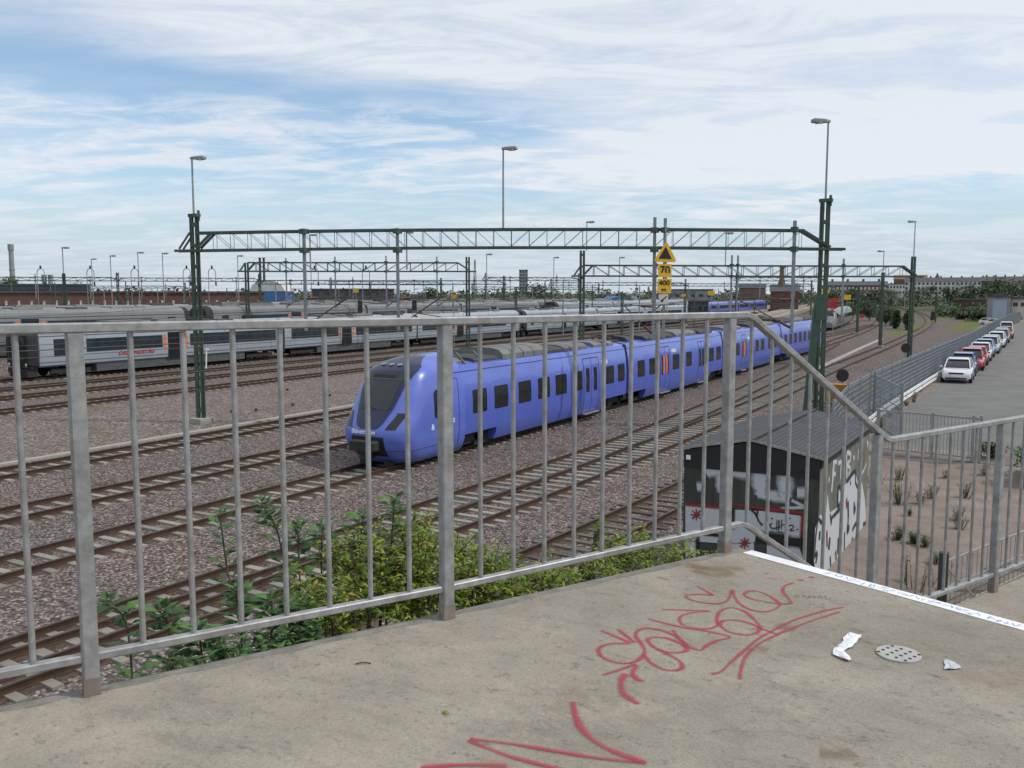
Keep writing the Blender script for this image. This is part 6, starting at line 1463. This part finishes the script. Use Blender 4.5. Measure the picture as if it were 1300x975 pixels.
def block(name, label, cat, px0, px1, Z, ztop, depth, wallm, roofm, floors=0, cols=0, roof='flat', win='pane', z0=0, wh=1.5, ww=None, rh=2.5, chim=0, group=None, zb=2.2):
    pm = base_at((px0 + px1) / 2, Z); Dm = pm.length; a, b = [base_at(p, Z).normalized() * Dm for p in (px0, px1)]; d = (b - a).normalized(); n = V((-d.y, d.x, 0)); ln = (b - a).length      # each block faces the yard squarely
    t = thing(name, label, cat, a, group); mb = MB(); q = [a, b, b + n * depth, a + n * depth]
    mb.loft([[p + U * (z0 - .5) for p in q], [p + U * ztop for p in q]]); wl_ = mb.build('wall', wallm, t)
    mb = MB()
    if roof == 'flat': q2 = [a - d * .4 - n * .4, b + d * .4 - n * .4, b + d * .4 + n * (depth + .4), a - d * .4 + n * (depth + .4)]; mb.loft([[p + U * (ztop + .01) for p in q2], [p + U * (ztop + .5) for p in q2]])
    elif roof == 'gable': mb.loft([[a + n * -.5 - d * .4 + U * ztop, a + n * (depth + .5) - d * .4 + U * ztop, a + n * depth / 2 - d * .4 + U * (ztop + rh)], [b + n * -.5 + d * .4 + U * ztop, b + n * (depth + .5) + d * .4 + U * ztop, b + n * depth / 2 + d * .4 + U * (ztop + rh)]])
    elif roof == 'front': mb.loft([[a - d * .3 - n * .3 + U * ztop, b + d * .3 - n * .3 + U * ztop, (a + b) / 2 - n * .3 + U * (ztop + rh)], [a - d * .3 + n * depth + U * ztop, b + d * .3 + n * depth + U * ztop, (a + b) / 2 + n * depth + U * (ztop + rh)]])
    rf = mb.build('roof', roofm, t)
    if floors:
        fh = (ztop - zb) / floors; ww = ww or ln / cols * .5
        for f in range(floors):
            for c in range(cols):
                p = a + d * (ln * (c + .5) / cols) + U * (zb + fh * f + fh * .25) - n * .04; mb = MB(); qq = [p - d * ww / 2, p + d * ww / 2]
                mb.loft([[qq[0], qq[1], qq[1] + U * wh, qq[0] + U * wh], [v + n * .03 for v in (qq[0], qq[1], qq[1] + U * wh, qq[0] + U * wh)]]); mb.build('window', win, wl_)
    for c in range(chim):
        p = a + d * (ln * (c + .5) / chim) + n * depth / 2 + U * (ztop + (rh if roof != 'flat' else 0) - .6); mb = MB(); mb.box(p.x - .5, p.x + .5, p.y - .5, p.y + .5, p.z, p.z + 1.7); mb.build('chimney', 'brownbrick', rf)
    return t, a, b, d, n
block('apartment_building', 'long pale four storey apartment block with dark roof at right', 'building', 1148, 1268, 610, 15.0, 14, 'plaster', 'slate', 4, 22, 'gable', rh=2.8, chim=9, wh=1.7)
block('apartment_building', 'short pale apartment gable beside the orange roofed block', 'building', 1125, 1149, 585, 12.8, 12, 'plaster', 'slate', 3, 6, chim=2)
block('apartment_building', 'dark brown brick apartment block left of the pale ones', 'building', 1046, 1126, 420, 10.6, 14, 'brownbrick', 'slate', 3, 16, 'gable', win='plaster', ww=1.0, wh=1.3, rh=2, chim=4)
block('apartment_building', 'block with an orange tiled roof rising behind the pale apartments', 'building', 1134, 1176, 660, 17.2, 16, 'brownbrick', 'tile', 3, 8, 'gable', rh=3.2)
block('apartment_building', 'dark roofed block on the skyline above the garage', 'building', 1245, 1330, 560, 14.6, 18, 'slate', 'slate', 3, 10, 'gable', rh=3, chim=7)
block('town_house', 'small white house with one window at the right skyline', 'building', 1278, 1296, 420, 11.6, 9, 'plaster', 'slate', 2, 2, 'gable', rh=1.8)
tz, a, b, d, n = block('garage', 'grey garage with a low gable and a big pale blue door', 'garage', 1254, 1284, 214, 6.0, 20, 'greyclad', 'slate', roof='front', rh=1.3)
mb = MB(); p, q = a.lerp(b, .24), a.lerp(b, .84); mb.loft([[v - n * k + U * z for v, z in ((p, .6), (q, .6), (q, 5.3), (p, 5.3))] for k in (.03, .08)]); mb.build('door', mat('pale_blue_door', (.30, .38, .47), .6, 0, .08, 2), tz)
block('cream_building', 'low cream building attached to the right of the garage', 'building', 1285, 1345, 212, 5.6, 18, 'cream', 'slate', 1, 6, wh=.9, zb=3.2, ww=1.0)
block('long_low_building', 'low dark brick shed left of the garage behind the fence', 'building', 1212, 1252, 285, 4.6, 10, 'brick', 'slate', 1, 5, wh=1.0)
block('brick_shed', 'long low red brick shed across the far left yard', 'building', -120, 335, 235, 7.0, 14, 'brick', 'slate', 1, 30, wh=1.6, ww=.5, win='plaster')
block('glass_hall', 'long dark glass fronted hall above the red brick shed', 'building', -140, 116, 300, 9.7, 20, 'slate', 'slate', 1, 18, wh=2.1, zb=6.6, ww=3.2)
block('tower_block', 'pale tower block alone on the middle skyline', 'building', 659, 670, 900, 30, 14, 'greyclad', 'slate', 8, 3, wh=1.6, zb=4)
block('grey_hall', 'wide dark grey hall on the skyline left of centre', 'building', 395, 500, 420, 8.6, 20, 'slate', 'slate', 1, 8, wh=1.2, zb=5)
block('grey_hall', 'low pale roofed hall behind the gantry lattice right of the tower block', 'building', 845, 905, 430, 8.4, 20, 'greyclad', 'slate', 1, 6, wh=1.4, zb=4)
block('brick_shed', 'dark flat shed behind the yellow plate right of the speed signs', 'building', 858, 900, 260, 4.4, 10, 'slate', 'slate', 1, 6, wh=1.6, zb=1, win='tglass')
block('brick_shed', 'low brown shed on the skyline between speed signs and chimney house', 'building', 938, 972, 420, 9.5, 12, 'brownbrick', 'slate', roof='gable', rh=2)
tz, a, b, d, n = block('chimney_house', 'red brick boiler house with a stout tapering chimney', 'building', 978, 1014, 330, 7.6, 14, 'brick', 'slate', 1, 5, 'gable', rh=2.6, wh=1.4)
mb = MB(); c = base_at(992, 336); mb.tube(c + U * 6, c + U * 12.0, 2.4, 12, 1.1); mb.tube(c + U * 12, c + U * 16.5, .95, 12, .85); mb.tube(c + U * 16.5, c + U * 17, 1.05, 12); mb.build('chimney', 'brownbrick', tz)
mb = MB(); c = base_at(17, 900)
mb.tube(c, c + U * 50, 2.6, 14, 2.3); mb.tube(c + U * 50, c + U * 56, 2.9, 14, 2.9); mb.tube(c + U * 30, c + U * 31, 2.9, 14); tag(mb.build('smokestack', 'greyclad'), 'tall grey smokestack at the far left horizon', 'chimney')
for px, lb in ((57, 'left one of two stubby grey chimneys above the glass hall'), (65, 'right one of two stubby grey chimneys above the glass hall')):
    c = base_at(px, 600); mb = MB(); mb.tube(c, c + U * 18.5, 1.5, 10); mb.tube(c + U * 18.5, c + U * 19.3, 1.7, 10); tag(mb.build('smokestack', 'greyclad'), lb, 'chimney', 'stubby twin chimneys')
for px, lb in ((331, 'left one of two slim dark poles behind the gantry lattice'), (336, 'right one of two slim dark poles behind the gantry lattice')):
    c = base_at(px, 480); mb = MB(); mb.tube(c, c + U * 25.5, .75, 8, .6); mb.tube(c + U * 25.5, c + U * 26, .8, 8); tag(mb.build('smokestack', 'slate'), lb, 'chimney', 'slim twin chimneys')
c = base_at(603, 700); mb = MB()
for k in range(3):
    a = k * 2.1; mb.tube(c + V((math.cos(a) * 2, math.sin(a) * 2, 0)), c + V((math.cos(a) * .4, math.sin(a) * .4, 33)), .25, 6)
for z in range(4, 33, 4): mb.disc(c + U * z, (0, 0, 1), 2 - z * .05, .25, 6)
tag(mb.build('radio_mast', 'greyclad'), 'thin lattice radio mast on the skyline right of the second gantry', 'mast')
c = base_at(1189, 640); mb = MB(); mb.box(c.x - 2, c.x + 2, c.y - 2, c.y + 2, 0, 16.5); mb.tube(c + U * 16.5, c + U * 21.5, 2.3, 8, .1); tag(mb.build('church_spire', 'slate'), 'small dark church spire above the pale apartments', 'church')
# blue tent hall and white storage heap
a, b = base_at(765, 230), base_at(806, 230); d = (b - a).normalized(); n = V((-d.y, d.x, 0)); ln = (b - a).length
t = thing('tent_hall', 'blue arched tent hall with a white end behind the pale trains', 'tent hall', a)
mb = MB(); arc = [(k / 12, 5.2 * math.sin(math.pi * (.08 + .84 * k / 12)) + 1.0) for k in range(13)]
mb.loft([[a + d * ln * u + n * y + U * z for u, z in [(0, 0)] + arc + [(1, 0)]] for y in (0, 22)]); mb.build('cover', 'bluec', t)
mb = MB(); e = base_at(823, 226); mb.loft([[b + d * .2, e, e + U * 3.2, b + d * .2 + U * 6.2], [b + d * .2 + n * 8, e + n * 8, e + n * 8 + U * 3.2, b + d * .2 + n * 8 + U * 6.2]]); mb.build('end_wall', 'plaster', t)
t = thing('storage_hall', 'low white hall with a blue base behind the gantry lattice at left', 'building', base_at(318, 280))
a, b = base_at(316, 280), base_at(362, 280); d = (b - a).normalized(); n = V((-d.y, d.x, 0))
mb = MB(); mb.loft([[a, b, b + n * 12, a + n * 12], [p + U * 7.6 for p in (a, b, b + n * 12, a + n * 12)]]); mb.build('base', 'bluec', t)
mb = MB(); mb.loft([[p + U * z + (a + b) / 2 * 0 for p in ((a + b) / 2 + (a - (a + b) / 2) * k, (a + b) / 2 + (b - (a + b) / 2) * k, (a + b) / 2 + (b - (a + b) / 2) * k + n * 12, (a + b) / 2 + (a - (a + b) / 2) * k + n * 12)] for z, k in ((7.6, 1.0), (9.6, .8), (10.8, .45))]); mb.build('roof', 'plaster', t)
# two long low platforms beside the far curve
for lb, p0, p1, w_ in (('long sandy platform left of the far curve, nearer one', (-60, 235), (-118, 640), 5), ('long sandy platform left of the far curve, farther one', (-76, 285), (-160, 760), 7), ('narrow pale platform behind the blue train end', (-52, 215), (-84, 430), 3)):
    mb = MB(); A, B = V((*p0, 0)), V((*p1, 0)); mb.bar(A + U * .5, B + U * .5, w_, 1.0); mb.m = [0] * len(mb.f)
    o = mb.build('platform', mat('sandy_platform', (.26, .225, .17), .95, 0, .15, .3)); tag(o, lb, 'platform')
